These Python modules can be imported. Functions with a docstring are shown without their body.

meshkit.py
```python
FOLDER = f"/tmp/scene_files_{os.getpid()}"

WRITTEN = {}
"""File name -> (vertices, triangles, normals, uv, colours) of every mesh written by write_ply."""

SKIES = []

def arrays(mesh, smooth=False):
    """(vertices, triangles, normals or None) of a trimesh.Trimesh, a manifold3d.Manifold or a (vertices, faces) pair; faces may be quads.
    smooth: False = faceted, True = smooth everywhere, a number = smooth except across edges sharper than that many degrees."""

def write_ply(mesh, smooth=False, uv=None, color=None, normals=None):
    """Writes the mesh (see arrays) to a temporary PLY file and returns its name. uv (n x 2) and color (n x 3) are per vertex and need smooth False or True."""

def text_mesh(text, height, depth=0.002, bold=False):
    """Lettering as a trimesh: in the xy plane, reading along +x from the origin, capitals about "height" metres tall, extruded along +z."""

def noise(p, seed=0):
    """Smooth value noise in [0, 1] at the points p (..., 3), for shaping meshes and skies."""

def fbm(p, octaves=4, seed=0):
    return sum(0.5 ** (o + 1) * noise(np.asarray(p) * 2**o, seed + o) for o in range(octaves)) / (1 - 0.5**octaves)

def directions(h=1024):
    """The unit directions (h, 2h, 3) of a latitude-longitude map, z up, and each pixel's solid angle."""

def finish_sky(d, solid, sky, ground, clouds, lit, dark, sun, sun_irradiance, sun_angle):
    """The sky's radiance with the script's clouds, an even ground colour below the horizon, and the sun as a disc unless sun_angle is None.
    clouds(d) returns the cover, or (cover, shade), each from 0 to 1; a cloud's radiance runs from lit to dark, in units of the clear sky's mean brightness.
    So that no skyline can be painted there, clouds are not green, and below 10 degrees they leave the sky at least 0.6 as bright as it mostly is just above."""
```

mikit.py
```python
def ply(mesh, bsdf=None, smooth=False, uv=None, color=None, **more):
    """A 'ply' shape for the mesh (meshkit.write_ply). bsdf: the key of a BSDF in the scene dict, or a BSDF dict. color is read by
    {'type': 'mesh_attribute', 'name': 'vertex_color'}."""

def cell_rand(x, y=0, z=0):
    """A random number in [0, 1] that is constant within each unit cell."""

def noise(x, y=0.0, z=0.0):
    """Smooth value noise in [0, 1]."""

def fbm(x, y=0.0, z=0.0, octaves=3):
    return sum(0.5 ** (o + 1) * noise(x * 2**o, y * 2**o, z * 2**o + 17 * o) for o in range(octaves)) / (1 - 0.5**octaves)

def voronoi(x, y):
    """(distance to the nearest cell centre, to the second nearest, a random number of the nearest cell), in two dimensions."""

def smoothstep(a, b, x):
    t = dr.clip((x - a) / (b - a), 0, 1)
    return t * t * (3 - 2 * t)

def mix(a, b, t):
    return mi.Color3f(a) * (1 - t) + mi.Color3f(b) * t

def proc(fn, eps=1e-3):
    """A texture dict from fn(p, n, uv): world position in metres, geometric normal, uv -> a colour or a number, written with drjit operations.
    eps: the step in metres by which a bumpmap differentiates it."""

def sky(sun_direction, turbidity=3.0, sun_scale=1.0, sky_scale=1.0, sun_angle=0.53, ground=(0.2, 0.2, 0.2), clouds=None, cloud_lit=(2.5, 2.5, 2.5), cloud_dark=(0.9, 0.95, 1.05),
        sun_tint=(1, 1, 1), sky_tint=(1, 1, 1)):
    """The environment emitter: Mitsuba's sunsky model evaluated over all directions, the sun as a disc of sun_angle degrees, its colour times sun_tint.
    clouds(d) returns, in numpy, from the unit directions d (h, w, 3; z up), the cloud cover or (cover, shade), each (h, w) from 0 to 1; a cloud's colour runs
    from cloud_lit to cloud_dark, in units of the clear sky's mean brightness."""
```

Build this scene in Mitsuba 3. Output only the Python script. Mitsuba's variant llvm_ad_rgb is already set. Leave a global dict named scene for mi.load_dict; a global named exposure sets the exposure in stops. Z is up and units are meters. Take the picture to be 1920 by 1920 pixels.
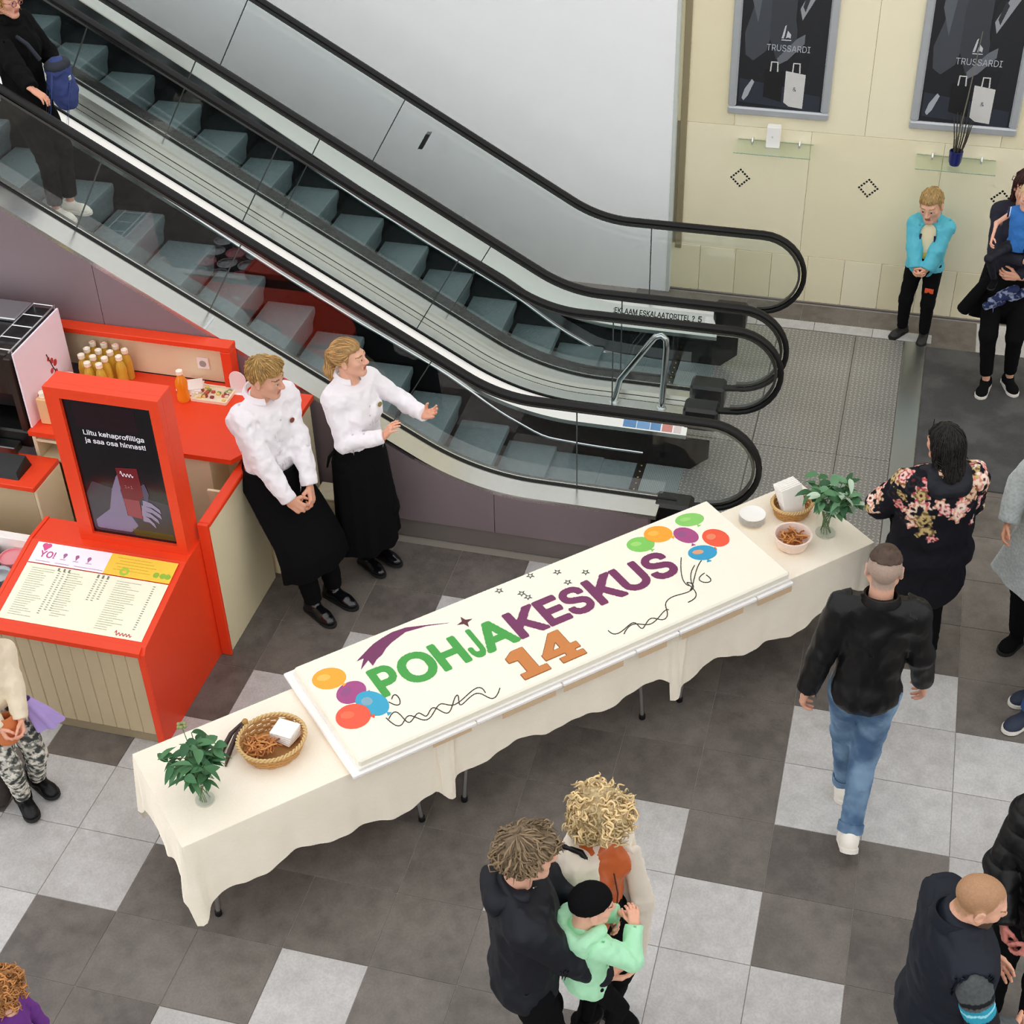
import math, random
import numpy as np, trimesh, manifold3d as m3
import mitsuba as mi, drjit as dr
import mikit, meshkit
from mikit import noise, fbm, smoothstep, mix, cell_rand
from shapely.geometry import Polygon, LineString, Point
from shapely import affinity
from shapely.ops import unary_union
T = mi.ScalarTransform4f
PI = math.pi
rng = random.Random(7)
nrg = np.random.default_rng(7)
scene, labels, used = {}, {}, set()

# ------------------------------------------------------------------ camera, light, exposure
CAM = np.array([3.77480, -4.05725, 6.29109])
CR = np.array([[0.96587743, -0.14009709, 0.21783844], [0.25771813, 0.60343677, -0.75461608], [-0.02573221, 0.78500756, 0.61895152]])
F_PX = 2841.08
scene['camera'] = {'type': 'perspective', 'fov': math.degrees(2 * math.atan(960 / F_PX)), 'fov_axis': 'x', 'near_clip': 0.05, 'far_clip': 200.0,
                   'to_world': T().look_at(origin=CAM.tolist(), target=(CAM - CR[:, 2]).tolist(), up=CR[:, 1].tolist())}
# the overcast daylight that falls through the glazed roof of the atrium
scene['sky_light'] = {'type': 'constant', 'radiance': {'type': 'rgb', 'value': [1.0, 1.0, 1.0]}}
exposure = 0.47

# ------------------------------------------------------------------ colours and materials
def S(c):
    """sRGB '#rrggbb' or 0-255 triple -> linear"""
    if isinstance(c, str):
        c = [int(c[i:i + 2], 16) for i in (1, 3, 5)]
    c = np.asarray(c, float) / 255
    return [float(x) for x in np.where(c <= .04045, c / 12.92, ((c + .055) / 1.055) ** 2.4)]

def rgb(c):
    return {'type': 'rgb', 'value': [float(x) for x in S(c)]}

def mat(name, col, rough=.5, **kw):
    base = col if isinstance(col, dict) else rgb(col)
    scene['material_' + name] = {'type': 'twosided', 'bsdf': {'type': 'principled', 'base_color': base, 'roughness': rough, **kw}}
    return 'material_' + name

def metal(name, col, rough=.25):
    return mat(name, col, rough, metallic=1.0)

def V3(c):
    return mi.Color3f(*[float(x) for x in S(c)])

def stone(a, b, seed, sc=1.0):
    A, B = S(a), S(b)
    def fn(p, n, uv):
        t = fbm(p.x * 3.1 * sc + seed, p.y * 3.1 * sc, 3.7, 4) * .62 + fbm(p.x * 16 * sc, p.y * 16 * sc + seed, 1.1, 3) * .38
        t = smoothstep(.28, .72, t)
        s = noise(p.x * 130, p.y * 130, 5.0)
        return mix(A, B, t) * (0.92 + .16 * s)
    return mikit.proc(fn)

VC = {'type': 'mesh_attribute', 'name': 'vertex_color'}
M_SKIN = mat('painted_skin', dict(VC), .5, specular=.35)
M_HAIR = mat('painted_hair', dict(VC), .55, specular=.3)
M_PAINT = mat('painted_cloth', dict(VC), .85, specular=.2)
M_PRINT = mat('painted_print', dict(VC), .35)
M_DARKTILE = [mat(f'dark_tile_{i}', stone(a, b, 13.7 * i), .42, specular=.4) for i, (a, b) in enumerate([('#5a544f', '#6f6862'), ('#605a55', '#746d67'), ('#554f4b', '#6b645f')])]
M_LIGHTTILE = [mat(f'light_tile_{i}', stone(a, b, 5.1 * i + 40), .42, specular=.4) for i, (a, b) in enumerate([('#a9a6a3', '#b9b7b5'), ('#aeacaa', '#bfbdbb')])]
M_GROUT = mat('grout', '#8a837b', .9)
M_CREAMTILE = [mat(f'cream_tile_{i}', c, .3, specular=.5) for i, c in enumerate(['#ebe1c0', '#e7ddbb', '#ede4c6'])]
M_CREAMGROUT = mat('cream_grout', '#a89f85', .9)
M_WHITEWALL = mat('white_paint', '#eff0f1', .8)
M_OLIVE = mat('olive_trim', '#8a7f62', .5)
M_ALU = metal('aluminium', '#c9ccd0', .32)
M_STEEL = metal('brushed_steel', '#d9d6d0', .24)
M_CHROME = metal('chrome', '#dfe2e4', .12)
M_DARKSTEEL = metal('dark_steel', '#6d6d6c', .35)
M_RUBBER = mat('black_rubber', '#0e0d0d', .5, specular=.3)
M_BLACK = mat('black_plastic', '#0c0c0d', .35, specular=.5)
M_SKIRT = mat('black_skirt', '#070708', .55, specular=.25)
M_MAUVE = mat('mauve_laminate', '#7f7176', .45, specular=.4)
M_PLINTH = mat('grey_plinth', '#6f6864', .5)
M_RED = mat('red_laminate', '#e2401c', .42, specular=.4)
M_CREAM = mat('cream_laminate', '#ddd2b0', .5, specular=.35)
M_CREAMSLAT = mat('cream_slat', '#b9a888', .55)
M_WHITE = mat('white_plastic', '#ece9e4', .4)
M_PAPER = mat('paper', '#efece6', .8)
M_CAKE = mat('white_icing', '#f0ebda', .6, specular=.3)
M_BOARD = mat('white_board', '#f1efec', .45)
M_CARD = mat('tan_card', '#cdb391', .7)
M_SCREEN = mat('screen_glass', '#0a0710', .12, specular=.6)
M_WICKER = mat('wicker', '#b98a52', .7)
M_BREAD = mat('bread', '#b9773a', .7)
M_LEAF = [mat(f'leaf_{i}', c, .5, specular=.35) for i, c in enumerate(['#3c6b43', '#4d7a50', '#2f5937', '#64906a'])]
M_STEM = mat('stem', '#5d7a4a', .7)
scene['material_glass_sheet'] = {'type': 'thindielectric', 'int_ior': 1.5, 'specular_transmittance': {'type': 'rgb', 'value': [.90, .945, .935]}}
scene['material_clear_glass'] = {'type': 'thindielectric', 'int_ior': 1.3, 'specular_transmittance': {'type': 'rgb', 'value': [.93, .95, .94]}}
M_GLASS, M_CLEAR = 'material_glass_sheet', 'material_clear_glass'

def _tread(p, n, uv):
    a = noise(p.x * 2.5, p.y * 2.5, p.z * 2.5)
    ridge = smoothstep(-.2, .6, dr.sin(p.y * (2 * PI / .009)))
    return mix(S('#57666a'), S('#7b8a8c'), ridge * .55 + .35 * a) * (0.9 + .2 * noise(p.x * 60, p.y * 60, p.z * 60))
M_TREAD = mat('ribbed_tread', mikit.proc(_tread), .45, metallic=.25)

def _plate(p, n, uv):
    # small raised lozenges in alternating directions
    u, v = p.x / .032, p.y / .032
    par = dr.floor(u) + dr.floor(v)
    odd = par - 2 * dr.floor(par / 2)
    a, b = u - dr.floor(u) - .5, v - dr.floor(v) - .5
    d1, d2 = dr.abs(a + b), dr.abs(a - b)
    d = dr.select(odd > .5, dr.maximum(d1 * 2.2, d2 * .7), dr.maximum(d2 * 2.2, d1 * .7))
    m = 1 - smoothstep(.22, .42, d)
    wear = fbm(p.x * 1.7, p.y * 1.7, 2.0, 3)
    return mix(S('#8d8b88'), S('#c4c2be'), m * .85) * (.78 + .42 * wear)
M_PLATE = mat('tread_plate', mikit.proc(_plate), .4, metallic=.45)

def _carpet(p, n, uv):
    return mix(S('#3a3a3a'), S('#545352'), smoothstep(.3, .7, fbm(p.x * 5, p.y * 5, 1., 4)) * .7 + .3 * noise(p.x * 260, p.y * 260, 0))
M_MAT = mat('door_mat_pile', mikit.proc(_carpet), .95)

def _linen(p, n, uv):
    a = fbm(p.x * 7, p.y * 7, p.z * 7, 3)
    return mix(S('#ece2cf'), S('#f4ebda'), a) * (.96 + .08 * noise(p.x * 300, p.y * 300, p.z * 300))
M_LINEN = mat('table_linen', mikit.proc(_linen), .8)

# ------------------------------------------------------------------ bookkeeping
def uniq(k):
    n, c = k, 0
    while n in used:
        c += 1
        n = f'{k}_{c:03d}'
    used.add(n)
    return n

def thing(name, label, cat, group=None):
    k = uniq(name)
    labels[k] = {'label': label, 'category': cat}
    if group:
        labels[k]['group'] = group
    return k

def put(parent, name, mesh, m, smooth=False, label=None, kind=None, color=None, to_world=None, shape=None):
    """one entry of the scene; a dict given as mesh is a ply dict to be shared"""
    k = uniq(f'{parent}__{name}' if parent else name)
    d = dict(mesh) if isinstance(mesh, dict) else mikit.ply(mesh, m, smooth, color=color)
    if isinstance(mesh, dict) and m:
        d['bsdf'] = {'type': 'ref', 'id': m}
    if to_world is not None:
        d['to_world'] = to_world
    scene[k] = d
    if label or kind:
        labels[k] = {}
        if label:
            labels[k]['label'] = label
        if kind:
            labels[k]['kind'] = kind
    return k

def solo(name, label, cat, mesh, m, smooth=False, group=None, color=None, to_world=None, kind=None):
    k = put(None, name, mesh, m, smooth, color=color, to_world=to_world)
    labels[k] = {'label': label, 'category': cat}
    if group:
        labels[k]['group'] = group
    if kind:
        labels[k]['kind'] = kind
    return k

def struct(name, label, mesh, m, smooth=False):
    k = put(None, name, mesh, m, smooth)
    labels[k] = {'kind': 'structure', 'label': label}
    return k

# ------------------------------------------------------------------ meshes
def nrm(v):
    v = np.asarray(v, float)
    return v / max(np.linalg.norm(v), 1e-9)
def tm(man):
    m = man.to_mesh()
    return trimesh.Trimesh(m.vert_properties[:, :3], m.tri_verts, process=False)

def hull(pts):
    return tm(m3.Manifold.hull_points(np.asarray(pts, float)))

def cat(*ms):
    ms = [m for x in ms for m in (x if isinstance(x, list) else [x])]
    return trimesh.util.concatenate(ms)

def box(x0, x1, y0, y1, z0, z1, b=.004):
    b = min(b, (x1 - x0) * .3, (y1 - y0) * .3, (z1 - z0) * .3)
    P = []
    for sx, x in ((1, x0), (-1, x1)):
        for sy, y in ((1, y0), (-1, y1)):
            for sz, z in ((1, z0), (-1, z1)):
                P += [(x, y + sy * b, z + sz * b), (x + sx * b, y, z + sz * b), (x + sx * b, y + sy * b, z)]
    return hull(P)

def frame_from(d):
    d = np.asarray(d, float)
    d = d / np.linalg.norm(d)
    a = np.array([0, 0, 1.]) if abs(d[2]) < .9 else np.array([1., 0, 0])
    u = np.cross(a, d)
    u /= np.linalg.norm(u)
    return u, np.cross(d, u), d

def tube(path, r, n=10, closed=False, cap=True):
    P = np.asarray(path, float)
    r = np.broadcast_to(np.asarray(r, float), (len(P),))
    N = len(P)
    tan = np.gradient(P, axis=0) if not closed else (np.roll(P, -1, 0) - np.roll(P, 1, 0))
    tan /= np.maximum(np.linalg.norm(tan, axis=1, keepdims=True), 1e-9)
    u = frame_from(tan[0])[0]
    V = []
    th = np.arange(n) * 2 * PI / n
    for i in range(N):
        u = u - tan[i] * (u @ tan[i])
        u /= np.linalg.norm(u)
        w = np.cross(tan[i], u)
        V.append(P[i] + r[i] * (np.cos(th)[:, None] * u + np.sin(th)[:, None] * w))
    V = np.vstack(V)
    Fc = []
    rows = N if closed else N - 1
    for i in range(rows):
        j = (i + 1) % N
        for k in range(n):
            l = (k + 1) % n
            Fc += [(i * n + k, i * n + l, j * n + l), (i * n + k, j * n + l, j * n + k)]
    if not closed and cap:
        V = np.vstack([V, P[:1], P[-1:]])
        a, b = len(V) - 2, len(V) - 1
        for k in range(n):
            l = (k + 1) % n
            Fc += [(a, l, k), (b, (N - 1) * n + k, (N - 1) * n + l)]
    return trimesh.Trimesh(V, Fc, process=False)

def lathe(prof, n=32, c=(0, 0, 0)):
    pr = np.asarray(prof, float)
    th = np.arange(n) * 2 * PI / n
    V = np.concatenate([np.stack([r * np.cos(th), r * np.sin(th), np.full(n, z)], 1) for r, z in pr]) + np.asarray(c)
    Fc = []
    for i in range(len(pr) - 1):
        for k in range(n):
            l = (k + 1) % n
            Fc += [(i * n + k, i * n + l, (i + 1) * n + l), (i * n + k, (i + 1) * n + l, (i + 1) * n + k)]
    return trimesh.Trimesh(V, Fc, process=False)

def prism(poly, h0, h1, M=None):
    """shapely polygon (xy) extruded z h0..h1, then a 4x4 M"""
    gs = list(getattr(poly, 'geoms', [poly]))
    out = []
    for g in gs:
        if g.area < 1e-8:
            continue
        e = trimesh.creation.extrude_polygon(g, h1 - h0, engine='earcut')
        e.apply_translation((0, 0, h0))
        out.append(e)
    e = cat(out)
    if M is not None:
        e.apply_transform(M)
    return e

def basis(o, ex, ey, ez=None):
    ex, ey = np.asarray(ex, float), np.asarray(ey, float)
    ez = np.cross(ex, ey) if ez is None else np.asarray(ez, float)
    M = np.eye(4)
    M[:3, 0], M[:3, 1], M[:3, 2], M[:3, 3] = ex, ey, ez, o
    return M

def xz(y):
    """maps (a, b, c) -> x = a, z = b, y = y + c (c towards +y)"""
    return np.array([[1, 0, 0, 0], [0, 0, 1, y], [0, 1, 0, 0], [0, 0, 0, 1.]])

def text(s, h, M, depth=.002, bold=0, width=None):
    m = meshkit.text_mesh(s, h, depth, bold)
    if width:
        b = m.bounds
        m.apply_translation((-b[0][0], 0, 0))
        m.apply_scale((width / (b[1][0] - b[0][0]), 1, 1))
    m.apply_transform(M)
    return m

def moved(m, dx=0, dy=0, dz=0, rz=0, s=1):
    m = m.copy()
    m.apply_scale(s)
    if rz:
        m.apply_transform(trimesh.transformations.rotation_matrix(rz, (0, 0, 1)))
    m.apply_translation((dx, dy, dz))
    return m

def project(P):
    d = (np.atleast_2d(np.asarray(P, float)) - CAM) @ CR
    return np.stack([960 + F_PX * d[:, 0] / -d[:, 2], 960 - F_PX * d[:, 1] / -d[:, 2]], 1)
_once = {}
def mat_once(name, col, rough=.5, **kw):
    if name not in _once:
        _once[name] = mat(name, col, rough, **kw)
    return _once[name]
# ------------------------------------------------------------------ the setting: floor of square tiles
TS = .45
LIGHT = {(-1, 0), (-1, 1), (0, 1), (0, 0), (-1, -1), (1, 3), (0, 2), (3, -1), (2, -2), (2, 4), (3, 5), (4, 6), (6, 2), (7, 1), (6, 1), (7, 0), (8, 0), (6, 0),
         (5, 1), (8, 4), (9, 5), (9, 4), (9, 3), (10, 4), (10, 3), (10, 2), (10, 15), (10, 14), (7, -1), (8, -1), (8, 3), (-2, 0), (-2, -1), (3, -2), (1, 1), (-2, 2), (11, 2), (11, 14)}
struct('floor', 'grey stone floor of the mall hall', box(-9, 13, -12, 6.79, -.2, -.004, .001), M_GROUT)
tile_mesh = mikit.ply(box(.002, TS - .002, .002, TS - .002, -.02, 0, .0012), M_GROUT)
stuffm = []
for i in range(-14, 22):
    for j in range(-14, 15):
        cx, cy = (i + .5) * TS, (j + .5) * TS
        if cy > 6.79 or (cx > 4.14 and cx < 5.7 and 1.9 < cy < 1.0):
            continue
        q = project([(cx + a * TS / 2, cy + b * TS / 2, 0) for a in (-1, 1) for b in (-1, 1)] + [(cx, cy, 0)])
        vis = ((q > -5) & (q < 1925)).all(1).any()
        hidden = (3.35 < cy < 6.4 and cx < 4.1) or (cx < 1.9 and 3.2 < cy) 
        if vis and not hidden:
            r = rng.random()
            m = M_LIGHTTILE[int(r * 2)] if (i, j) in LIGHT else M_DARKTILE[int(r * 3)]
            put('floor', 'tile', tile_mesh, m, to_world=T().translate([i * TS, j * TS, rng.uniform(-.0006, 0)]))
        elif not hidden and cx > -5 and cy > -5:
            stuffm.append(moved(box(.002, TS - .002, .002, TS - .002, -.02, 0, .001), i * TS, j * TS))
put('floor', 'outer_tiles', cat(stuffm), M_DARKTILE[0], kind='stuff')
# narrow border tiles along the wall: dark row then a pale strip before the landing plate
pale = mikit.ply(box(.002, .448, .002, .128, -.001, .004, .001), M_LIGHTTILE[0])
for k in range(4):
    put('floor', 'border_tile', pale, M_LIGHTTILE[k % 2], to_world=T().translate([2.37 + k * .45, 6.36, 0]))

# back wall with cream tiles
struct('wall_back', 'cream tiled wall behind the landing of the escalators', box(2.0, 12, 6.80, 7.1, -.1, 7.5, .001), M_CREAMGROUT)
row = mikit.ply(box(.0015, .284, -.014, .002, .002, .4085, .0012), M_CREAMGROUT)
for k in range(-1, 14):
    x = 2.29 + .2855 * k
    if x + .28 > 2.04:
        put('wall_back', 'tile', row, M_CREAMTILE[rng.randrange(3)], to_world=T().translate([x, 6.80, 0]))
for z0, z1, x0, n in ((.41, 1.45, 2.105, 4), (1.45, 2.75, 1.52, 5), (2.75, 4.1, 2.105, 4)):
    pm = mikit.ply(box(.0012, .9698, -.012, .002, z0 + .0012, z1 - .0012, .0012), M_CREAMGROUT)
    for k in range(n):
        put('wall_back', 'panel', pm, M_CREAMTILE[rng.randrange(3)], to_world=T().translate([x0 + .971 * k, 6.80, 0]))
for cx, cz in ((2.566, 1.028), (3.537, 1.040), (4.508, 1.045)):
    for k in range(16):
        s, t = k // 4, (k % 4) / 4
        c = [(1, 0), (0, 1), (-1, 0), (0, -1), (1, 0)]
        a, b = np.array(c[s]), np.array(c[s + 1])
        q = (a + (b - a) * t) * .068
        put('wall_back', 'mosaic_tile', hull([(cx + q[0] + .010 * u, y, cz + q[1] + .010 * v) for u, v in c[:4] for y in (6.785, 6.795)]), M_BLACK)
struct('baseboard_back', 'grey skirting under the cream wall', box(2.04, 12, 6.772, 6.80, 0, .012, .002), M_PLINTH)
# white wall behind the escalators
struct('wall_escalator', 'plain white wall behind the escalators', box(-9, 2.045, 6.72, 7.1, -.1, 7.5, .002), M_WHITEWALL)
struct('trim_1', 'olive corner profile beside the white wall', box(2.085, 2.135, 6.768, 6.80, .38, 7.5, .003), M_OLIVE)
struct('trim_2', 'pale metal edge of the white wall', box(2.034, 2.06, 6.712, 6.80, 0, 7.5, .003), mat_once('pale_edge', '#c5cbc4', .5))
struct('floor_upper', 'floor slab of the upper storey at the head of the escalators', box(-9, -4.25, 3.2, 6.72, 3.3, 3.62, .002), M_PLINTH)
struct('wall_left', 'far left wall of the hall', box(-9.3, -9, -12, 7.1, -.1, 3.4, .002), M_WHITEWALL)
struct('wall_right', 'far right wall of the hall', box(13, 13.3, -12, 7.1, -.1, 3.4, .002), M_WHITEWALL)

# mat, landing plate
k = thing('door_mat', 'dark grey textile mat set in the floor under the woman holding a toddler', 'mat')
put(k, 'pile', box(4.135, 6.2, 4.55, 6.3, 0, .012, .004), M_MAT)
k = thing('landing_plate', 'patterned metal landing plate in front of both escalators', 'floor plate')
xs, ys = (2.335, 3.01, 3.60, 3.965), (3.30, 4.745, 6.345)
for a in range(3):
    for b in range(2):
        put(k, 'plate', box(xs[a] + .003, xs[a + 1] - .003, ys[b] + .003, ys[b + 1] - .003, 0, .010, .002), M_PLATE)
put(k, 'edge_strip', box(3.968, 4.128, 3.0, 6.345, 0, .011, .002), M_ALU, label='smooth steel edge strip')

# posters
M_TREADPALE = mat('ribbed_floor', mikit.proc(lambda p, n, uv: mix(S('#6f7a7b'), S('#98a3a3'), smoothstep(-.2, .6, dr.sin(p.x * (2 * PI / .012))) * .6 + .3 * noise(p.x * 9, p.y * 9, 0))), .4, metallic=.3)
M_SKIRTSTEEL = metal('skirt_steel', '#a89f9c', .22)
def poster(x0, x1, label):
    t = thing('framed_poster', label, 'poster', 'advertising posters on the cream wall')
    z0, z1, b = 1.555, 2.90, .062
    for s in ((x0, x1, z0, z0 + b), (x0, x1, z1 - b, z1), (x0, x0 + b, z0 + b, z1 - b), (x1 - b, x1, z0 + b, z1 - b)):
        put(t, 'frame', box(s[0], s[1], 6.745, 6.789, s[2], s[3], .012), mat_once('poster_frame', '#b4b8bb', .35, metallic=.35), 30)
    def flat(pts, d):
        return prism(Polygon(pts).buffer(0), 0, .0012, basis((x0, 6.765 - d, z0), (1, 0, 0), (0, 0, 1), (0, -1, 0)))
    w = x1 - x0
    pic = put(t, 'picture', box(x0 + .05, x1 - .05, 6.766, 6.775, z0 + .05, z1 - .05, .001), mat_once('poster_black', '#15171c'))
    def art(pts, col, d, name='shape', smooth=2):
        g = Polygon([(a * w, b_) for a, b_ in pts])
        g = g.buffer(.02).buffer(-.02)
        put(pic, name, prism(g, 0, .0010, basis((x0, 6.7655 - d, z0), (1, 0, 0), (0, 0, 1), (0, -1, 0))), mat_once('print_' + col[1:], col))
    # a dim interior: pale dress at the left, suited man leaning in from the right, bench
    art([(.1, .10), (.9, .06), (.9, .20), (.1, .28)], '#262c37', .0004, 'floor_print')
    art([(.12, .62), (.24, .95), (.34, 1.22), (.42, 1.22), (.44, .95), (.40, .70), (.34, .50), (.22, .42), (.14, .46)], '#3d4147', .0008, 'gown_print')
    art([(.16, .9), (.20, 1.25), (.26, 1.25), (.28, 1.0), (.24, .7)], '#555b61', .0012, 'gown_print')
    art([(.36, .9), (.44, 1.20), (.56, 1.24), (.60, 1.02), (.60, .74), (.66, .52), (.44, .44), (.36, .60)], '#34383e', .0012, 'gown_print')
    art([(.62, .44), (.62, .92), (.70, 1.08), (.86, 1.12), (.93, .9), (.93, .18), (.70, .20), (.78, .5)], '#191b20', .0016, 'suit_print')
    art([(.63, .82), (.80, 1.10), (.87, 1.05), (.66, .74)], '#8d9095', .0022, 'collar_print')
    art([(.655, .84), (.70, .97), (.735, .94), (.68, .80)], '#2b2d33', .0026, 'scarf_print')
    art([(.56, 1.10), (.58, 1.24), (.70, 1.28), (.78, 1.22), (.76, 1.10), (.66, 1.05)], '#7b7d80', .0024, 'face_print')
    art([(.60, 1.19), (.66, 1.31), (.78, 1.30), (.82, 1.16), (.77, 1.17), (.72, 1.25)], '#1d1e22', .0028, 'hair_print')
    art([(.34, 1.14), (.37, 1.25), (.45, 1.27), (.50, 1.18), (.46, 1.10), (.38, 1.09)], '#74777b', .0024, 'face_print')
    art([(.45, .45), (.62, .60), (.70, .64), (.70, .57), (.55, .44), (.46, .40)], '#64686d', .0022, 'arm_print')
    art([(.13, .13), (.155, .20), (.22, .28), (.245, .26), (.19, .15), (.15, .11)], '#9ea3a8', .0022, 'shoe_print')
    art([(.34, .15), (.34, .36), (.52, .345), (.52, .12)], '#0c0d10', .0028, 'black_bag_print')
    art([(.545, .12), (.545, .36), (.74, .34), (.735, .08), (.60, .09)], '#c7c6c2', .0032, 'white_bag_print')
    y = 6.7655 - .0036
    B = lambda a, z: basis((x0 + a * w, y, z0 + z), (1, 0, 0), (0, 0, 1), (0, -1, 0))
    hnd = lambda a, z: cat(tube([(x0 + (a - .035) * w, y, z0 + z), (x0 + (a - .03) * w, y, z0 + z + .07), (x0 + (a + .03) * w, y, z0 + z + .07), (x0 + (a + .035) * w, y, z0 + z)], .006, 6))
    put(pic, 'bag_handle_print', hnd(.43, .35), mat_once('print_bag', '#c7c6c2'))
    put(pic, 'bag_handle_print', hnd(.645, .35), mat_once('print_bag', '#c7c6c2'))
    put(pic, 'bag_logo', text('&', .03, B(.625, .21), .001), mat_once('print_262c37', '#262c37'))
    put(pic, 'lettering', text('TRUSSARDI', .047, B(.34, .505), .001, 0, .42 * w), mat_once('print_grey', '#a9adb3'))
    # emblem above the name: a slim greyhound-like head sketched as three strokes over a short bar
    for pts in ([(.475, .60), (.50, .69), (.515, .70), (.505, .63), (.495, .60)], [(.515, .60), (.53, .66), (.565, .63), (.56, .60), (.54, .62)], [(.475, .585), (.57, .585), (.57, .592), (.475, .592)]):
        art(pts, '#b9bcc0', .0036, 'emblem')
poster(2.437, 3.185, 'framed black and white fashion advertisement above the shelf with the white box')
poster(3.768, 4.525, 'framed black and white fashion advertisement above the shelf with the dark blue vase')

# glass shelves
def shelf(x0, x1, label):
    t = thing('glass_shelf', label, 'shelf')
    z = 1.353
    put(t, 'pane', box(x0, x1, 6.53, 6.78, z - .004, z, .001), 'material_shelf_glass')
    for y in (6.53,):
        put(t, 'front_edge', box(x0, x1, y - .003, y, z - .006, z + .001, .001), mat_once('green_glass_edge', '#8fa48c', .2))
    put(t, 'back_edge', box(x0, x1, 6.777, 6.781, z - .006, z + .001, .001), mat_once('green_glass_edge', '#8fa48c', .2))
    for f in (.2, .82):
        x = x0 + (x1 - x0) * f
        put(t, 'bracket', cat(box(x - .008, x + .008, 6.72, 6.788, z - .014, z + .02, .003), tube([(x, 6.78, z + .02), (x, 6.74, z + .03), (x, 6.715, z + .008)], .005, 8)), M_CHROME, 30)
scene['material_shelf_glass'] = {'type': 'thindielectric', 'int_ior': 1.2, 'specular_transmittance': {'type': 'rgb', 'value': [.93, .97, .92]}}
shelf(2.53, 3.10, 'green tinted glass shelf on the cream wall carrying a small white box')
shelf(3.855, 4.42, 'green tinted glass shelf on the cream wall carrying a dark blue vase')
k = thing('white_box', 'small white upright box standing on a glass shelf', 'box')
put(k, 'carton', box(2.752, 2.852, 6.66, 6.73, 1.353, 1.515, .003), M_WHITE)
put(k, 'logo', text('o', .02, basis((2.79, 6.6597, 1.43), (1, 0, 0), (0, 0, 1), (0, -1, 0)), .0006), mat_once('print_8a9098', '#8a9098'))
k = thing('reed_vase', 'dark blue glass vase with tall dark reeds on a glass shelf', 'vase')
put(k, 'vase', lathe([(0, 1.353), (.035, 1.353), (.045, 1.38), (.05, 1.46), (.043, 1.463), (.038, 1.40), (0, 1.38)], 24, (4.128, 6.65, 0)), mat_once('cobalt', '#1c2460', .15), 40)
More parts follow.
